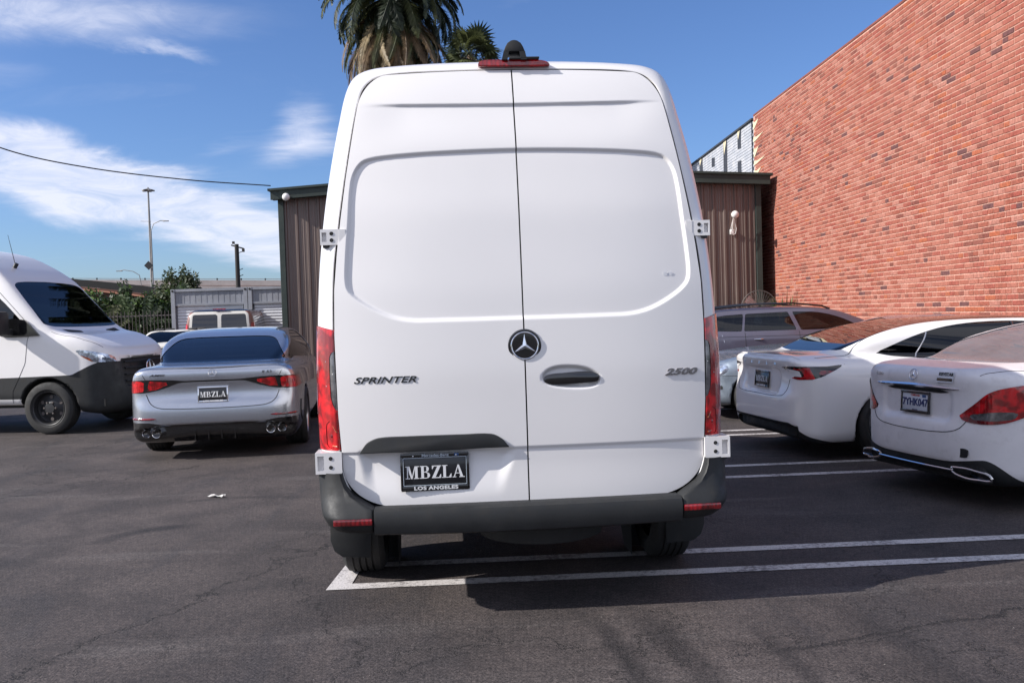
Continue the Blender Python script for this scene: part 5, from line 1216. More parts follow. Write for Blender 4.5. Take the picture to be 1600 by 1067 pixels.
def passenger_van():
    car = thing('tan_passenger_van', 'tan passenger van with white framed twin rear windows, in front of the grey container', 'van', (-8.25, 26.2, 0), R_(8))
    sp = dict(H=1.95, R=.34, wheels=(1.1, 4.3), k=.12,
        side=[(.08, .35, 0), (0, .5), (0, 1.1), (.05, 1.5), (.16, 1.80), (.35, 1.875), (1.5, 1.90), (3.4, 1.89), (3.8, 1.8), (4.6, 1.2), (5.3, 1.0), (5.4, .5), (5.2, .3, 0)],
        plan=[(0, 0), (.8, .02), (.96, .1), (1.0, .4), (1.0, 4.6), (.9, 5.2), (0, 5.4)], front=[(0, .3), (.9, .3), (1.0, .5), (1.01, .9), (.98, 1.25), (.90, 1.62), (.80, 1.82), (.6, 1.89), (0, 1.91)])
    C = Car(sp); S = C.surface(.05)
    wp = lambda a, b: np.array([(a, 1.69), (a+.03, 1.72), (b-.05, 1.72), (b-.01, 1.69), (b+.03, 1.2), (b, 1.15), (a+.03, 1.15), (a, 1.19)])
    for s in (-1, 1):
        fr, S = S.split(lambda x, y, z: np.maximum(poly_sdf(s*x, z, np.array([(.0, 1.80), (.70, 1.80), (.80, 1.72), (.86, .9), (0, .9)])), y-.4))
        gl, fr = fr.split(lambda x, y, z: poly_sdf(s*x, z, wp(.05, .74))); gl.build('rear_window', M['gloss'], car); fr.build('rear_door', M['oldwhite'], car)
        e, S = S.split(lambda x, y, z: np.maximum(np.maximum(np.abs(z-1.27)-.2, np.abs(np.abs(x)-.95)-.08), np.maximum(y-.3, -s*x))); e.offset(.01).build('tail_lamp', M['lamp_red'], car)
    sw, S = S.split(lambda x, y, z: np.maximum(np.maximum(np.abs(z-1.45)-.2, 2.0-np.abs(y-2.2)-0*x) if False else np.maximum(np.abs(z-1.45)-.2, np.abs(y-2.3)-1.9), .6-np.abs(x))); sw.build('side_window', M['gloss'], car)
    rf, S = S.split(lambda x, y, z: 1.80-z); rf.build('roof', M['gloss'], car)
    S.build('body', M['tan'], car)
    for s in (-1, 1):
        for wy in sp['wheels']: wheel(car, s*.86, wy, .34, .22, s, 'steel')
    MB().box((0, .15, 1.865), (.35, .05, .03)).build('third_brake_lamp', M['lamp_red'], car)
# ------------------------------------------------------------------ brick wall on the right
def brick_mat(name, col, wash=.45):
    m = bpy.data.materials.new(name); m.use_nodes = True; nt = NT(m.node_tree); p = nt.n['Principled BSDF']
    ge = nt.node('ShaderNodeNewGeometry'); mp = nt.node('ShaderNodeMapping'); nt.l.new(ge.outputs['Position'], mp.inputs[0])
    a = nt.noise(mp.outputs[0], .55, 6, .62, .6); b = nt.noise(mp.outputs[0], 22, 5, .7); c3 = nt.noise(mp.outputs[0], 3.1, 6, .65, .8)
    c = nt.mix(nt.ramp(b, .3, .7), tuple(x*.70 for x in col)+(1,), tuple(min(1, x*1.3) for x in col)+(1,))
    w = nt.m('MULTIPLY', nt.ramp(nt.m('ADD', nt.m('MULTIPLY', a, .6), nt.m('MULTIPLY', c3, .4)), .36, .62), wash*.9)
    c = nt.mix(w, c, (.40, .165, .118, 1)); nt.l.new(c, p.inputs['Base Color']); p.inputs['Roughness'].default_value = .9; p.inputs['Specular IOR Level'].default_value = .2
    nt.l.new(nt.bump(b, .6, .006), p.inputs['Normal']); return m
def wallX(y): return 7.9-.0193*y
def brick_wall():
    BM = [brick_mat('red_brick', (.255, .075, .050), .45), brick_mat('rose_brick', (.30, .105, .075), .5), brick_mat('orange_brick', (.32, .09, .045), .3), brick_mat('brown_brick', (.17, .055, .042), .3), brick_mat('dark_brick', (.11, .050, .050), .1), brick_mat('pale_brick', (.34, .145, .110), .5), brick_mat('crimson_brick', (.25, .062, .045), .4)]
    wts = [34, 28, 5, 10, 2, 12, 22]
    mort = brick_mat('pale_mortar', (.52, .31, .24), .2)
    W = thing('brick_wall', 'long tall red brick wall with pale mortar on the right of the lot', 'wall', (wallX(27.72), 27.72, 0), 0)
    # local frame: -y along the wall towards the street, brick faces look to -x
    ang = math.atan(.0193); W.rotation_euler = (0, 0, ang)
    L = 17.9; H = 7.12; P = .0905; BL = .32
    MB().box((.25, -L/2, H/2-.02), (.5-.009, L, H-.04)).build('mortar_core', mort, W, False)
    MB().box((.25, -L/2, H-.005), (.512, L, .05), bev=.004).build('coping', BM[3], W, False)
    random.seed(11); rows = int(H/P); cells = []
    for r in range(rows):
        header = (r % 7 == 3); bl = BL/2 if header else BL; off = (r % 2)*BL/2+random.uniform(-.012, .012); y = -off
        while y > -L+bl: 
            l = bl-.018+random.uniform(-.005, .004); cells.append((y-bl/2+random.uniform(-.002, .002), r*P+P/2+random.uniform(-.0018, .0018), l, P-.0175+random.uniform(-.003, .002), random.uniform(0, .006))); y -= bl
    random.shuffle(cells)
    def size(c):
        Y = 27.72+c[0]; dy = c[1]-1.48; px = 800+1450*wallX(Y)/Y
        return (1/Y**2 if (px < 1598 and -470 < -dy*1450/Y < 40 and c[1] > .9) else 0)
    order = sorted(cells, key=size, reverse=True)
    mats_r = lambda: random.choices(range(7), wts)[0]
    tone = lambda c: (mats_r() if not (random.random() < .05) else 4) if (math.sin(c[0]*1.7+c[1]*2.1)+math.sin(c[0]*.6-c[1]*3.) > 1.1) else mats_r()
    def brickVF(c):
        y, z, l, h, d = c; x0, x1 = -.002-d*.8, .03; a, b = y-l/2, y+l/2; p, q = z-h/2, z+h/2; e = .004
        V = [(x0, a+e, p+e), (x0, b-e, p+e), (x0, b-e, q-e), (x0, a+e, q-e), (x0+e, a, p), (x0+e, b, p), (x0+e, b, q), (x0+e, a, q), (x1, a, p), (x1, b, p), (x1, b, q), (x1, a, q)]
        F = [(0, 3, 2, 1)]
        for s in (0, 4):
            for k in range(4): j = (k+1) % 4; F.append((s+k, s+j, s+4+j, s+4+k))
        return V, F
    protos = {}
    for c in order[:300]:
        t = tone(c); header = c[2] < .2; key = (t, header)
        if key not in protos:
            V, F = brickVF((0, 0, (BL/2 if header else BL)-.018, P-.0175, .003)); o = mesh_object('brick', V, F, BM[t], W, False); protos[key] = o.data
        else: o = bpy.data.objects.new('brick', protos[key]); COL.objects.link(o); o.parent = W
        o.location = (-c[4]*.6, c[0], c[1])
    V = []; F = []; mi = []
    for c in order[300:]:
        v, f = brickVF(c); k = len(V); V += v; F += [tuple(i+k for i in q) for q in f]; mi += [tone(c)]*len(f)
    o = mesh_object('brick', V, F, BM, W, False, mats_idx=mi); tag(o, kind='stuff')
    # splashes of cream paint at the far end
    cream = material('cream_wall_paint', (.62, .54, .36), .8, var=.12, var_scale=9)
    random.seed(3); 
    for z, w, h in ((6.85, .55, .16), (6.42, 1.0, .09), (6.05, .5, .18), (5.72, 1.15, .08), (5.42, .7, .15), (4.9, .4, .2)):
        pts = [(0, z-h), (-.25*w, z-h*.8), (-.7*w, z-h*.1), (-w, z+h*.45), (-.75*w, z+h*.40), (-.3*w, z+h*.25), (0, z+h*.6)]
        MB().prism([(a, b) for a, b in pts], .003, 'x', -.0125).build('paint_splash', cream, W, False)
    # painted wall beyond
    wp = bpy.data.materials.new('whitewashed_brick'); wp.use_nodes = True; nt = NT(wp.node_tree); p = nt.n['Principled BSDF']; co = nt.coord()
    n1 = nt.noise(co, 2.2, 7, .66); n2 = nt.noise(nt.coord(scale=(1, 1, 2.5)), 7, 4, .6); c = nt.mix(nt.ramp(n1, .35, .7), (.34, .36, .40, 1), (.50, .50, .52, 1)); c = nt.mix(nt.ramp(n2, .56, .72, 0, .5), c, (.30, .33, .38, 1))
    nt.l.new(c, p.inputs['Base Color']); p.inputs['Roughness'].default_value = .85
    Q = thing('painted_wall', 'whitewashed wall top with tall dark lettering strokes, behind the brown shed', 'wall', (wallX(27.74), 27.74, 0), ang)
    MB().box((.25, 7.0, 3.5), (.47, 14.0, 7.0)).build('wall_core', wp, Q, False)
    V = []; F = []
    for r in range(56, 78):
        y = (r % 2)*BL/2
        while y < 13.6:
            v, f = brickVF((y+BL/2, r*P+P/2, BL-.012, P-.011, random.uniform(0, .006))); k = len(V); V += v; F += [tuple(i+k for i in q) for q in f]; y += BL
    o = mesh_object('brick', V, F, wp, Q, False); tag(o, kind='stuff')
    ink = material('dark_wall_paint', (.030, .034, .045), .8, var=.2, var_scale=6)
    def patch(nm, pts, mat, x=-.012): MB().prism([(a-27.74, b) for a, b in pts], .004, 'x', x).build(nm, mat, Q, False)
    for pts in ([(29.48, 7.0), (29.06, 7.0), (29.12, 6.40), (29.5, 6.44)], [(29.53, 6.05), (29.11, 6.03), (29.15, 4.6), (29.6, 4.6)], [(31.27, 7.0), (30.79, 7.0), (30.91, 4.6), (31.4, 4.6)], [(32.96, 6.74), (32.52, 6.69), (32.55, 6.38), (32.99, 6.42)], [(34.85, 7.0), (34.37, 7.0), (34.45, 4.6), (34.9, 4.6)], [(27.80, 7.0), (27.92, 7.0), (27.96, 4.6), (27.84, 4.6)]): patch('painted_stroke', pts, ink)
    for pts in ([(29.50, 7.0), (29.16, 7.0), (29.42, 6.72)], [(31.26, 7.0), (30.86, 7.0), (31.2, 6.55)], [(34.85, 7.0), (34.45, 7.0), (34.8, 6.75)]): patch('cream_wedge', pts, cream, -.016)
    MB().box((.22, 6.95, 7.02), (.56, 13.9, .055)).build('coping', ink, Q, False)

# ------------------------------------------------------------------ brown sheet metal shed
def metal_shed():
    S = thing('metal_shed', 'dark brown ribbed metal shed with green trim and low gable roof behind the vans', 'shed', (.36, 25.9, 0), R_(0))
    xl, xr = -6.63, 6.55; pitch = .305; prof = [(0, 0), (.045, 0), (.065, -.032), (.115, -.032), (.135, 0), (.195, 0), (.205, -.006), (.225, -.006), (.235, 0), (.255, 0), (.265, -.006), (.285, -.006), (.295, 0)]
    n = int((xr-xl)/(pitch*3))+2
    pts = [(k*pitch+a, b) for k in range(3) for a, b in prof]+[(3*pitch-.002, 0)]
    V = [(a, b, 0) for a, b in pts]+[(a, b, 1) for a, b in pts]; m = len(pts); F = [(i, i+1, m+i+1, m+i) for i in range(m-1)]
    first = None
    roof = lambda x: 5.02+.055*(7.0-abs(x))
    for i in range(n):
        x = xl+i*pitch*3
        w_left = xr+.02-x
        if w_left < .08: break
        if first is None: o = mesh_object('wall_panel', V, F, M['bronze'], S, False); first = o
        else: o = bpy.data.objects.new('wall_panel', first.data); COL.objects.link(o); o.parent = S
        o.location = (x, 0, 0); o.scale = (min(1, w_left/(pitch*3)), 1, min(roof(x), roof(x+pitch*3))-.06)
    MB().box((0, 4.2, 2.3), (13.1, 8.0, 4.6)).build('wall', M['bronze'], S, False)
    for x in (xl-.02, xr+.04): MB().box((x, -.03, 2.45), (.16, .10, 4.9), bev=.01).build('corner_post', M['green_trim'], S, False)
    for s in (-1, 1):
        a, b = (.0, s*6.86); za, zb = roof(0)+.03, roof(6.86)+.03
        P = [(a, za), (b, zb), (b, zb-.26), (a, za-.26)] if s > 0 else [(b, zb), (a, za), (a, za-.26), (b, zb-.26)]
        MB().prism(P, .05, 'y', -.34, bev=.006).build('fascia', M['green_trim'], S, False)
        P2 = [(a, za+.05), (b+s*.06, zb+.04), (b+s*.06, zb-.02), (a, za-.01)]
        MB().prism(P2 if s > 0 else P2[::-1], 8.9, 'y', -.40).build('roof', M['green_trim'], S, False)
        P3 = [(a, za-.20), (b, zb-.20), (b, zb-.24), (a, za-.24)]
        MB().prism(P3, .33, 'y', -.30).build('soffit', M['green_trim'], S, False)
def flood_lamp(x, z, label, h=1):
    t = thing('flood_lamp', label, 'lamp', (x, 25.86, z), 0, 'flood lamps on the shed front')
    b = MB().lathe([(-.10, .001), (-.095, .05), (-.06, .092), (0, .105), (.06, .085), (.12, .045), (.17, .04), (.17, .001)], 'y', (0, 0, 0), 24)
    b.xform(Matrix.Translation((0, -.42, .0)) @ Matrix.Rotation(R_(18), 4, 'X')); b.build('lamp_bulb', M['white_enamel'], t)
    MB().tube([(0, -.26, -.02), (0, -.20, -.14), (0, -.12, -.36), (0, -.02, -.42)] if h else [(0, -.26, 0), (0, -.1, .05), (0, -.02, .02)], .016, 8).build('bracket', M['white_enamel'], t)
    if h:
        MB().tube([(0, -.24, -.06), (-.07, -.26, -.30), (-.09, -.25, -.46), (-.02, -.2, -.54), (.06, -.18, -.50), (.08, -.2, -.36), (.02, -.24, -.12)], .009, 6).build('cable', M['white_enamel'], t)
        MB().box((0, -.03, -.44), (.12, .06, .14), bev=.01).build('junction_box', M['white_enamel'], t)

# ------------------------------------------------------------------ containers, freeway, poles
def container(x, label):
    C = thing('shipping_container', label, 'container', (x, 29, 0), 0, 'grey storage containers')
    W, H = 2.38, 2.56
    MB().box((W/2, 3.0, H/2), (W-.06, 5.9, H-.06)).build('walls', M['container'], C, False)
    for a in (.06, W-.06): MB().box((a, -.02, H/2), (.12, .14, H)).build('corner_post', M['container'], C, False)
    MB().box((W/2, -.02, H-.04), (W-.24, .12, .08)).build('top_rail', M['container'], C, False)
    mb = MB(); 
    n = 24; w = (W-.24)/n
    for i in range(n): mb.box((.12+w*(i+.5), -.015+(.006 if i % 2 else 0), H-.27), (w, .03, .38))
    tag(mb.build('header_corrugation', M['container'], C, False), kind='stuff')
    MB().box((W/2, -.02, H-.49), (W-.24, .10, .06)).build('lintel', M['container'], C, False)
    sl = None
    for k in range(22):
        z = .06+k*.092
        if sl is None: sl = o = MB().prism([(0, 0), (-.020, .02), (-.026, .045), (-.018, .075), (0, .088)], W-.34, 'x', .17).build('shutter_slat', M['shutter'], C, False)
        else: o = bpy.data.objects.new('shutter_slat', sl.data); COL.objects.link(o); o.parent = C
        o.location = (0, .02, z)
    for a in (.06, W-.06): MB().lathe([(-.10, .001), (-.10, .035), (-.06, .035)], 'y', (a, 0, H-.06), 12).build('corner_casting', M['dark'], C)
def freeway():
    T = thing('freeway_overpass', 'long concrete freeway overpass with parapet and railing across the background', 'bridge', (-40, 85, 0), math.atan2(-.0, 1))
    def zt(x): return 5.95-.034*(x-0)
    def slab(nm, x0, x1, top, th, y0, d, mat):
        P = [(x0, zt(x0)+top), (x1, zt(x1)+top), (x1, zt(x1)+top-th), (x0, zt(x0)+top-th)]; return MB().prism(P, d, 'y', y0).build(nm, mat, T, False)
    slab('parapet', -70, 34, -.12, .52, 0, .3, M['concrete']); slab('deck', -70, 34, -.66, .25, -.25, 12, M['concrete']); slab('girder', -70, 34, -.92, .80, .5, 11, M['concrete'])
    slab('painted_shadow_strip', -70, 34, -.60, .07, -.03, .1, M['dark_concrete'])  # dark strip standing in for the shadow line under the parapet
    slab('railing', -70, 34, .02, .05, .1, .06, M['pole'])
    ps = None
    for i in range(46):
        x = -66+i*2.2
        if ps is None: ps = o = MB().box((0, 0, 0), (.09, .1, .22)).build('railing_post', M['dark'], T, False)
        else: o = bpy.data.objects.new('railing_post', ps.data); COL.objects.link(o); o.parent = T
        o.location = (x, .12, zt(x)-.05)
    for x in (-60, -36, -12, 12): MB().box((x, 5, 2), (1.4, 2.5, 4.2)).build('pier', M['concrete'], T, False)
    R = thing('access_ramp', 'rusty brown sloping ramp girders with pale orange edges below the overpass', 'bridge', (-34, 70, 0), 0)
    def rz(x): t = x+0.; return 4.62-.11*x-.004*np.clip(x, 0, 12)**2+ (.004*0)
    def band(nm, x0, x1, dz, th, y, d, mat):
        X = np.linspace(x0, x1, 20); P = [(a, rz(a)+dz) for a in X]+[(a, rz(a)+dz-th) for a in X[::-1]]; MB().prism(P, d, 'y', y).build(nm, mat, R, False)
    band('ramp_wall', -30, 12, .62, .55, 3, .3, M['dark']); band('girder', -30, 12, .10, .75, 0, .3, M['dark_concrete']); band('girder_edge', -30, 12, -.05, .10, -.25, .25, M['orange_girder'])
    band('girder', -30, 12, -.70, .7, -2.5, .3, M['dark_concrete']); band('girder_edge', -30, 12, -.78, .10, -2.75, .25, M['orange_girder'])
    for x in (-14, 5): MB().box((x, 1, 1.2), (1, 1.5, 2.6)).build('pier', M['dark_concrete'], R, False)
def poles():
    m = thing('high_mast_light', 'tall slim mast with crown of floodlights, side lamp arm and small diamond sign', 'street light', (-30.8, 80, 0))
    MB().tube([(0, 0, 0), (0, 0, 13)], [.16, .07], 10).build('mast', M['pole'], m)
    for k in range(5):
        a = k*2*math.pi/5+.3; MB().box((math.cos(a)*.38, math.sin(a)*.38, 12.98), (.30, .22, .12), rot=(0, 0, a), bev=.02).build('floodlight', M['pole'], m, False)
    MB().lathe([(12.9, .12), (13.05, .45), (13.15, .12), (13.3, .001)], 'z', n=16).build('crown_ring', M['pole'], m)
    MB().tube([(.25, -.4, 5.0), (.25, -.4, 9.5)], .06, 8).tube([(.25, -.4, 9.5), (.5, -.4, 10.1), (1.1, -.4, 10.35), (1.5, -.4, 10.33)], .035, 8).tube([(-.6, -.4, 10.35), (.3, -.4, 10.3)], .02, 6).build('lamp_arm', M['pole'], m)
    MB().box((1.55, -.4, 10.30), (.5, .16, .08), bev=.02).build('lamp_head', M['pole'], m)
    MB().box((0, -.6, 6.55), (.55, .03, .55), rot=(0, R_(45), 0)).build('diamond_sign', M['steel'], m, False)
    u = thing('utility_pole', 'dark wooden utility pole with short crossarm, standing above the grey containers', 'pole', (-17.55, 60, 0))
    MB().tube([(0, 0, 0), (0, 0, 6.5)], [.17, .13], 10).build('post', M['blackpole'], u)
    MB().tube([(-.35, 0, 6.45), (.45, 0, 6.2)], .05, 6).build('crossarm', M['blackpole'], u)
    MB().box((-.2, 0, 6.6), (.14, .14, .16)).build('insulator', M['blackpole'], u, False); MB().box((.42, 0, 6.1), (.14, .14, .22)).build('insulator', M['blackpole'], u, False)
    for z in (5.9, 4.8, 4.4): MB().tube([(0, 0, z), (.35, 0, z+.12)], .025, 6).build('step', M['blackpole'], u)
    w = thing('whip_mast', 'very thin grey mast rising over the freeway beside the shed corner', 'mast', (-19.6, 80, 0))
    MB().tube([(0, 0, 0), (0, 0, 8.3)], [.07, .03], 6).build('mast', M['pole'], w)
    r = thing('freeway_lamp', 'slender curved lamp arm standing on the freeway left of the mast', 'street light', (-34.2, 84, 0))
    MB().tube([(.9, 0, 5), (.75, 0, 6.0), (.2, 0, 6.35), (-.6, 0, 6.5), (-1.0, 0, 6.45)], .035, 6).build('arm', M['pole'], r); MB().box((-1.05, 0, 6.42), (.5, .18, .07)).build('lamp_head', M['pole'], r, False)
    p = thing('service_pole', 'timber service pole left of the lot carrying the overhead wire', 'pole', (-17.5, 18.6, 0)); MB().tube([(0, 0, 0), (0, 0, 8.6)], [.16, .12], 12).build('post', M['bark'], p)
    P = spline([(-17.5, 8.2), (-11.91, 5.76), (-10.43, 5.42), (-8.37, 5.235), (-6.49, 5.19)], 12, False); yy = np.interp(P[:, 0], [-17.5, -11.91, -6.49], [18.6, 22, 25.6])
    o = MB().tube([(a, b, c) for (a, c), b in zip(P, yy)], .016, 6).build('overhead_wire', M['wire']); tag(o, 'thin black overhead wire sagging across the sky to the shed roof corner', 'wire')

# ------------------------------------------------------------------ plants
def leaf_cloud(lumps, n, size, seed, mats, weights, parent, name='crown', droop=0.):
    rng = np.random.default_rng(seed); V = []; F = []; mi = []
    tot = sum(l[3]*l[4]*l[5] for l in lumps)
    for (cx, cy, cz, rx, ry, rz) in lumps:
        k = int(n*rx*ry*rz/tot)
        d = rng.normal(size=(k, 3)); d /= np.linalg.norm(d, axis=1, keepdims=True); r = rng.uniform(.25, 1.08, (k, 1))**.6
        P = d*r*[rx, ry, rz]*(1+.25*np.sin(d[:, :1]*7+d[:, 2:]*5+seed))+[cx, cy, cz]
        for p, dd in zip(P, d):
            a = rng.normal(size=3); a /= np.linalg.norm(a); b = np.cross(a, dd+rng.normal(size=3)*.6); b /= max(np.linalg.norm(b), 1e-6); s = size*rng.uniform(.5, 1.4)
            a = a*s; a[2] -= droop*s; b = b*s*.42; i = len(V); V += [p-a, p+b, p+a, p-b]; F.append((i, i+1, i+2, i+3)); mi.append(rng.choice(len(mats), p=weights))
    o = mesh_object(name, V, F, mats, parent, False, mats_idx=mi); return o
def tree_small():
    t = thing('bushy_tree', 'small bushy dark green tree in front of the freeway, left of the containers', 'tree', (-14.95, 42, 0))
    MB().tube([(0, 0, 0), (.05, 0, 1), (-.05, .05, 2.2)], [.14, .10, .06], 8).tube([(0, 0, 1), (.5, .1, 2.6)], [.07, .03], 6).tube([(0, 0, 1.1), (-.5, 0, 2.5)], [.07, .03], 6).build('trunk', M['bark'], t)
    leaf_cloud([(-.35, 0, 2.9, .75, .7, .85), (.35, 0, 3.05, .62, .6, .85), (0, 0, 2.3, 1.25, .9, .8), (.75, 0, 2.5, .55, .6, .6), (-.85, 0, 2.35, .5, .6, .6), (-.28, 0, 3.65, .3, .3, .4), (.25, .1, 3.7, .28, .3, .42), (.6, 0, 3.3, .35, .3, .4)], 7500, .085, 5, [M['leaf_dark'], M['leaf_olive'], M['leaf_mid']], [.4, .42, .18], t)
def shrubs():
    defs = [(-14.3, 31.2, 'bright leafy shrub nearest the cargo van windscreen, behind the bar fence', [(0, 0, 2.3, .55, .5, .45), (.3, 0, 1.8, .7, .5, .7), (-.5, 0, 1.4, .8, .5, .9)], [.25, .45, .30], 2600, .10),
            (-13.2, 31.6, 'dark leafy shrub with upright crown in the middle of the fence line', [(0, 0, 1.4, .8, .5, 1.0), (.1, 0, 2.55, .22, .3, .45), (-.3, 0, 2.0, .6, .4, .5)], [.6, .32, .08], 3400, .10),
            (-12.1, 31.3, 'dark tangled shrub behind the fence, second from the container', [(0, 0, 1.3, .8, .5, 1.0), (-.2, 0, 2.1, .7, .4, .45)], [.6, .35, .05], 3400, .09),
            (-11.2, 31.6, 'olive tangled shrub touching the container side', [(0, 0, 1.3, .65, .5, 1.0), (.1, 0, 2.3, .55, .4, .5)], [.45, .47, .08], 3200, .09)]
    for i, (x, y, lab, lumps, w, n, s) in enumerate(defs):
        t = thing('shrub', lab, 'shrub', (x, y, 0), 0, 'shrubs along the fence')
        MB().tube([(0, 0, 0), (.03, 0, .8)], [.05, .03], 6).tube([(0, 0, .2), (-.25, .05, 1.1)], [.04, .02], 6).tube([(0, 0, .3), (.25, 0, 1.2)], [.03, .015], 6).build('stem', M['bark'], t)
        leaf_cloud(lumps, n, s, 20+i, [M['leaf_dark'], M['leaf_mid'], M['leaf_light']], w, t, 'foliage', .3)
    # feather leaved stems reaching out over the fence
    random.seed(8)
    for i, (x, z0, lean, lab, mt) in enumerate(((-13.95, 1.3, .35, 'arching feather leaved stem, leftmost over the fence', 'leaf_light'), (-13.35, 1.2, .5, 'pale feather leaved stem leaning right over the fence', 'leaf_olive'), (-12.7, 1.55, -.2, 'upright feather leaved stem at the middle of the fence', 'leaf_mid'), (-12.2, 1.5, .75, 'long low feather leaved stem pointing at the containers', 'leaf_dark'))):
        t = thing('leafy_stem', lab, 'plant', (x, 30.9, 0), 0, 'feather leaved stems')
        for f in range(4):
            a = lean+random.uniform(-.5, .5); L = random.uniform(.8, 1.2); P = [(math.sin(a)*L*u, -.25*u*L*random.uniform(.8, 1.2), z0+L*(u*math.cos(a)-.28*u*u*abs(math.sin(a)))) for u in np.linspace(0, 1, 9)]
            mb = MB().tube(P, .008, 4)
            for j in range(1, 9):
                p = Vector(P[j])
                for s in (-1, 1):
                    d = Vector((math.cos(a)*s, -.2, -.35)).normalized()*.17; w = Vector((0, .0, .045)); mb.add([p, p+d*.5+w, p+d, p+d*.5-w], [(0, 1, 2, 3)])
            mb.build('leaf', M[mt], t, False)
        MB().tube([(0, 0, 0), (0, 0, z0+.02)], .02, 6).build('stem', M['bark'], t)
    f = thing('bar_fence', 'rusty vertical bar fence in front of the shrubs, left of the containers', 'fence', (-14.6, 30.0, 0))
    ps = None
    for k in range(33):
        if ps is None: ps = o = MB().box((0, 0, .98), (.014, .014, 1.9)).build('bar', M['iron'], f, False)
        else: o = bpy.data.objects.new('bar', ps.data); COL.objects.link(o); o.parent = f
        o.location = (k*.118, 0, 0)
    for z in (.25, 1.78): MB().box((1.9, .02, z), (3.9, .03, .04)).build('rail', M['iron'], f, False)
def frond_mesh(L, droop, seed, width=.42, n=46, side_droop=.5, stiff=0.):
    """feather frond in its own frame: leaves the crown along +x and bends down"""
    rng = random.Random(seed); mb = MB(); P = []; a = 0.; x = z = 0.; step = L/12
    for i in range(13):
        P.append(Vector((x, 0, z))); x += math.cos(a)*step; z += math.sin(a)*step; a -= droop/12*(1+i*.06)
    mb.tube(P, [.035*(1-.8*i/12)+.004 for i in range(13)], 5)
    def at(t): k = min(int(t*12), 11); u = t*12-k; return P[k].lerp(P[k+1], u), (P[k+1]-P[k]).normalized()
    for i in range(n):
        t = .12+.88*i/n; p, d = at(t); up = Vector((-d.z, 0, d.x)); w = width*math.sin(math.pi*min(1, .18+t*.82))**.6*rng.uniform(.8, 1.15)
        for s in (-1, 1):
            q = (Vector((0, s, 0))*.72+d*.75-up*side_droop*rng.uniform(.3, 1.2)+up*.15).normalized()*w; e = d*.018+up*.004
            mb.add([p-e, p+q*.5-e*.9, p+q, p+q*.5+e*.9, p+e], [(0, 1, 2, 3, 4)])
    return mb
def date_palm():
    t = thing('date_palm', 'big date palm with thick skirt of hanging dry fronds above the van roof', 'palm tree', (-3.95, 34, 0))
    prof = []; rng = random.Random(2)
    mb = MB(); mb.lathe([(0, .62), (1, .50), (6, .46), (9.5, .50), (10.6, .56), (11.4, .66), (12.2, .62), (12.9, .35)], 'z', n=24)
    mb.build('trunk', M['palm_trunk'], t)
    bt = MB()
    for r in range(26):
        z = 9.4+r*.11
        for k in range(14):
            a = (k+(r % 2)*.5)*2*math.pi/14; R0 = np.interp(z, [9.5, 10.6, 11.4, 12.2], [.49, .55, .65, .61]); c, s = math.cos(a), math.sin(a)
            def Pt(rad, tan, dz): return ((R0+rad)*c-tan*s, (R0+rad)*s+tan*c, z+dz)
            bt.add([Pt(-.02, -.09, -.08), Pt(-.02, .09, -.08), Pt(.09, .045, .10), Pt(.09, -.045, .10), Pt(-.03, 0, .12)], [(0, 1, 2, 3), (3, 2, 4), (1, 4, 2), (0, 3, 4)])
    tag(bt.build('leaf_boot', M['palm_trunk'], t, False), kind='stuff')
    kinds = {'green': [frond_mesh(2.95, 1.7, i, .46, 84).build('frond', M['palm_green' if i % 2 else 'palm_dark'], t, False) for i in range(3)],
             'hang': [frond_mesh(2.45+.22*i, 1.0, 10+i, .30, 60, .15).build('frond', M[('palm_dry', 'palm_straw', 'palm_green', 'palm_dry')[i]], t, False) for i in range(4)],
             'short': [frond_mesh(1.5, .6, 30+i, .30, 40, .2).build('frond', M[('palm_dry', 'leaf_olive')[i]], t, False) for i in range(2)]}
    used = set()
    def place(kind, i, az_, elev, z, roll=0.):
        pr = kinds[kind][i % len(kinds[kind])]
        if pr in used: o = bpy.data.objects.new('frond', pr.data); COL.objects.link(o); o.parent = t
        else: o = pr; used.add(pr)
        r = .30 if elev > -1.0 else .45
        o.matrix_local = Matrix.Translation((math.cos(az_)*r, math.sin(az_)*r, z)) @ Matrix.Rotation(az_, 4, 'Z') @ Matrix.Rotation(-elev, 4, 'Y') @ Matrix.Rotation(roll, 4, 'X')
    for i in range(78): place('green', rng.randrange(3), i*2.39996, rng.uniform(-.1, 1.2), 13.0+rng.uniform(-.1, .2), rng.uniform(-.4, .4))
    for i in range(26): place('green', rng.randrange(3), i*2.39996+.5, rng.uniform(-.75, -.15), 12.9+rng.uniform(-.2, .1), rng.uniform(-.4, .4))
    for i in range(110): place('hang', rng.randrange(4), i*2.39996+.9, rng.uniform(-.95, -.35), 12.45+rng.uniform(-.35, .15), rng.uniform(-.6, .6))
    for i in range(90): place('hang', rng.randrange(4), i*2.39996+.2, rng.uniform(-1.30, -.9), 12.5+rng.uniform(-.5, .1), rng.uniform(-.9, .9))
    for i in range(22): place('short', rng.randrange(2), math.pi+rng.uniform(-1.2, 1.3), rng.uniform(-1.35, -.9), 11.6+rng.uniform(-.5, .2), rng.uniform(-.9, .9))
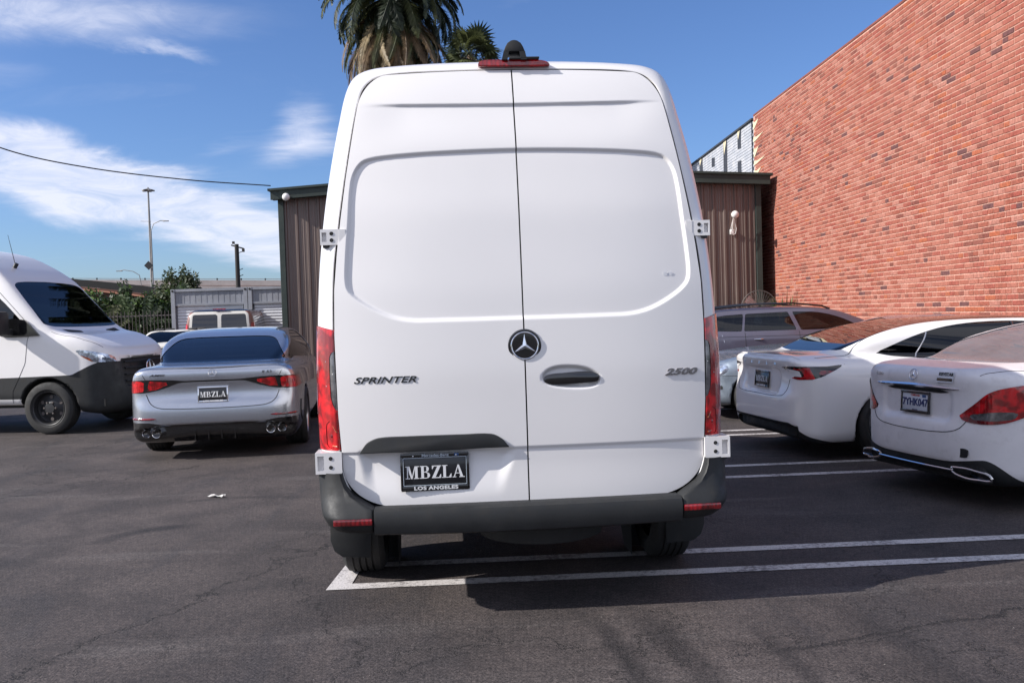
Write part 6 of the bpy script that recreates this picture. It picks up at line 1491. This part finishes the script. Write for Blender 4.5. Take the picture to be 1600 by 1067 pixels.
def fan_palm():
    t = thing('fan_palm', 'smaller fan palm with spiky crown, beside the van roof camera', 'palm tree', (-1.75, 50, 0))
    MB().tube([(0, 0, 0), (.1, 0, 8), (0, 0, 15.3)], [.28, .2, .2], 10).build('trunk', M['palm_trunk'], t)
    def fan(R_f, n=16):
        mb = MB().tube([(0, 0, 0), (.5*R_f, 0, .05), (.95*R_f, 0, 0)], .015, 4); c = Vector((.9*R_f, 0, 0))
        for k in range(n):
            a = -2.0+4.0*k/(n-1); d = Vector((math.cos(a), math.sin(a), -.10-.12*abs(a)))*R_f*.75; s = Vector((-math.sin(a), math.cos(a), 0))*.055*R_f
            mb.add([c, c+d*.55+s, c+d+Vector((0, 0, -.12*R_f)), c+d*.55-s], [(0, 1, 2, 3)])
        return mb
    pr = [fan(1.25).build('fan_leaf', M['palm_dark'], t, False), fan(1.25).build('fan_leaf', M['leaf_olive'], t, False), fan(.8).build('fan_leaf', M['palm_dry'], t, False)]
    used = set(); rng = random.Random(6)
    for i in range(64):
        dry = i > 48; k = 2 if dry else rng.randrange(2); el_ = rng.uniform(-.9, -.5) if dry else rng.uniform(-.45, 1.4)
        if pr[k] in used: o = bpy.data.objects.new('fan_leaf', pr[k].data); COL.objects.link(o); o.parent = t
        else: o = pr[k]; used.add(pr[k])
        a = i*2.39996; o.matrix_local = Matrix.Translation((0, 0, 15.25)) @ Matrix.Rotation(a, 4, 'Z') @ Matrix.Rotation(-el_, 4, 'Y') @ Matrix.Rotation(rng.uniform(-.9, .9), 4, 'X') @ Matrix.Scale(rng.uniform(.7, 1.0), 4)
def small_things():
    t = thing('background_tree', 'tuft of a green tree just showing over the shed roof beside the van', 'tree', (-5.5, 37, 0))
    MB().tube([(0, 0, 0), (0, 0, 6)], [.2, .1], 8).build('trunk', M['bark'], t)
    leaf_cloud([(0, 0, 6.2, 1.2, 1., .85)], 2500, .11, 77, [M['leaf_dark'], M['leaf_olive'], M['leaf_light']], [.4, .3, .3], t)
    # big wire guarded fan by the shed corner
    f = thing('pedestal_fan', 'large round wire guarded fan standing at the shed corner behind the estate car', 'fan', (6.55, 24.5, 0), R_(-6))
    g = MB(); R0 = .46
    MB().tube([(math.cos(a)*R0, 0, 1.42+math.sin(a)*R0) for a in np.linspace(0, 2*math.pi, 41)[:-1]], .014, 6, closed=True).build('guard_rim', M['iron'], f)
    for k in range(36):
        a = k*math.pi/18; g.tube([(math.cos(a)*.07, -.12, 1.42+math.sin(a)*.07), (math.cos(a)*.28, -.11, 1.42+math.sin(a)*.28), (math.cos(a)*R0, 0, 1.42+math.sin(a)*R0)], .0035, 4)
    for r in (.15, .25, .36): g.tube([(math.cos(a)*r, -.112+max(0, r-.28)*.6, 1.42+math.sin(a)*r) for a in np.linspace(0, 2*math.pi, 31)[:-1]], .0035, 4, closed=True)
    tag(g.build('guard_wire', M['iron'], f), kind='stuff')
    for k in range(3):
        a = k*2*math.pi/3+.3; b = MB(); c, s = math.cos(a), math.sin(a)
        b.add([(c*.06-s*.05, -.05, 1.42+s*.06+c*.05), (c*.40-s*.14, -.07, 1.42+s*.40+c*.14), (c*.42+s*.08, -.02, 1.42+s*.42-c*.08), (c*.06+s*.04, -.03, 1.42+s*.06-c*.04)], [(0, 1, 2, 3)]); b.build('blade', M['alloy'], f, False)
    MB().lathe([(-.10, .001), (-.10, .06), (.18, .08), (.20, .001)], 'y', (0, 0, 1.42), 20).build('motor', M['dark'], f)
    MB().tube([(0, .08, 1.3), (0, .1, 0.03)], .025, 8).lathe([(0, .28), (.04, .28), (.05, .03)], 'z', (0, .1, 0), 24).build('stand', M['dark'], f)
    p = thing('spiky_plant', 'spiky bright green plant against the brick wall by the shed corner', 'plant', (7.12, 24.2, 0))
    MB().lathe([(0, .16), (.4, .22), (.42, .20), (.36, .001)], 'z', n=20).build('pot', M['bark'], p)
    rng = random.Random(5)
    for k in range(52):
        a = rng.uniform(0, 6.28); e = rng.uniform(.05, .6); L = rng.uniform(1.15, 1.62); d = Vector((math.cos(a)*math.sin(e), math.sin(a)*math.sin(e), math.cos(e))); w = Vector((-math.sin(a), math.cos(a), 0))*.035; b = Vector((0, 0, .38))
        MB().add([b-w*.6, b+w*.6, b+d*L*.6+w, b+d*L+Vector((0, 0, -.1*e)), b+d*L*.6-w], [(0, 1, 2, 3, 4)]).build('leaf', M['leaf_light' if k % 3 else 'leaf_mid'], p, False)
brick_wall(); metal_shed()
flood_lamp(6.2, 3.99, 'white flood lamp with looped cable on the right half of the brown shed')
flood_lamp(-6.04, 4.85, 'white flood lamp under the left corner of the shed eaves', 0)
container(-10.57, 'grey shipping container with pale roller shutter, left one of the two'); container(-8.17, 'grey shipping container partly hidden behind the brown shed')
freeway(); poles(); tree_small(); shrubs(); date_palm(); fan_palm(); small_things()
hero_van()
squash(silver_saloon(), .975); squash(white_fastback(), .925); squash(dusty_saloon(), .925); squash(grey_estate(), .965); squash(blue_saloon(), .95); left_van(); old_saloon(); passenger_van()
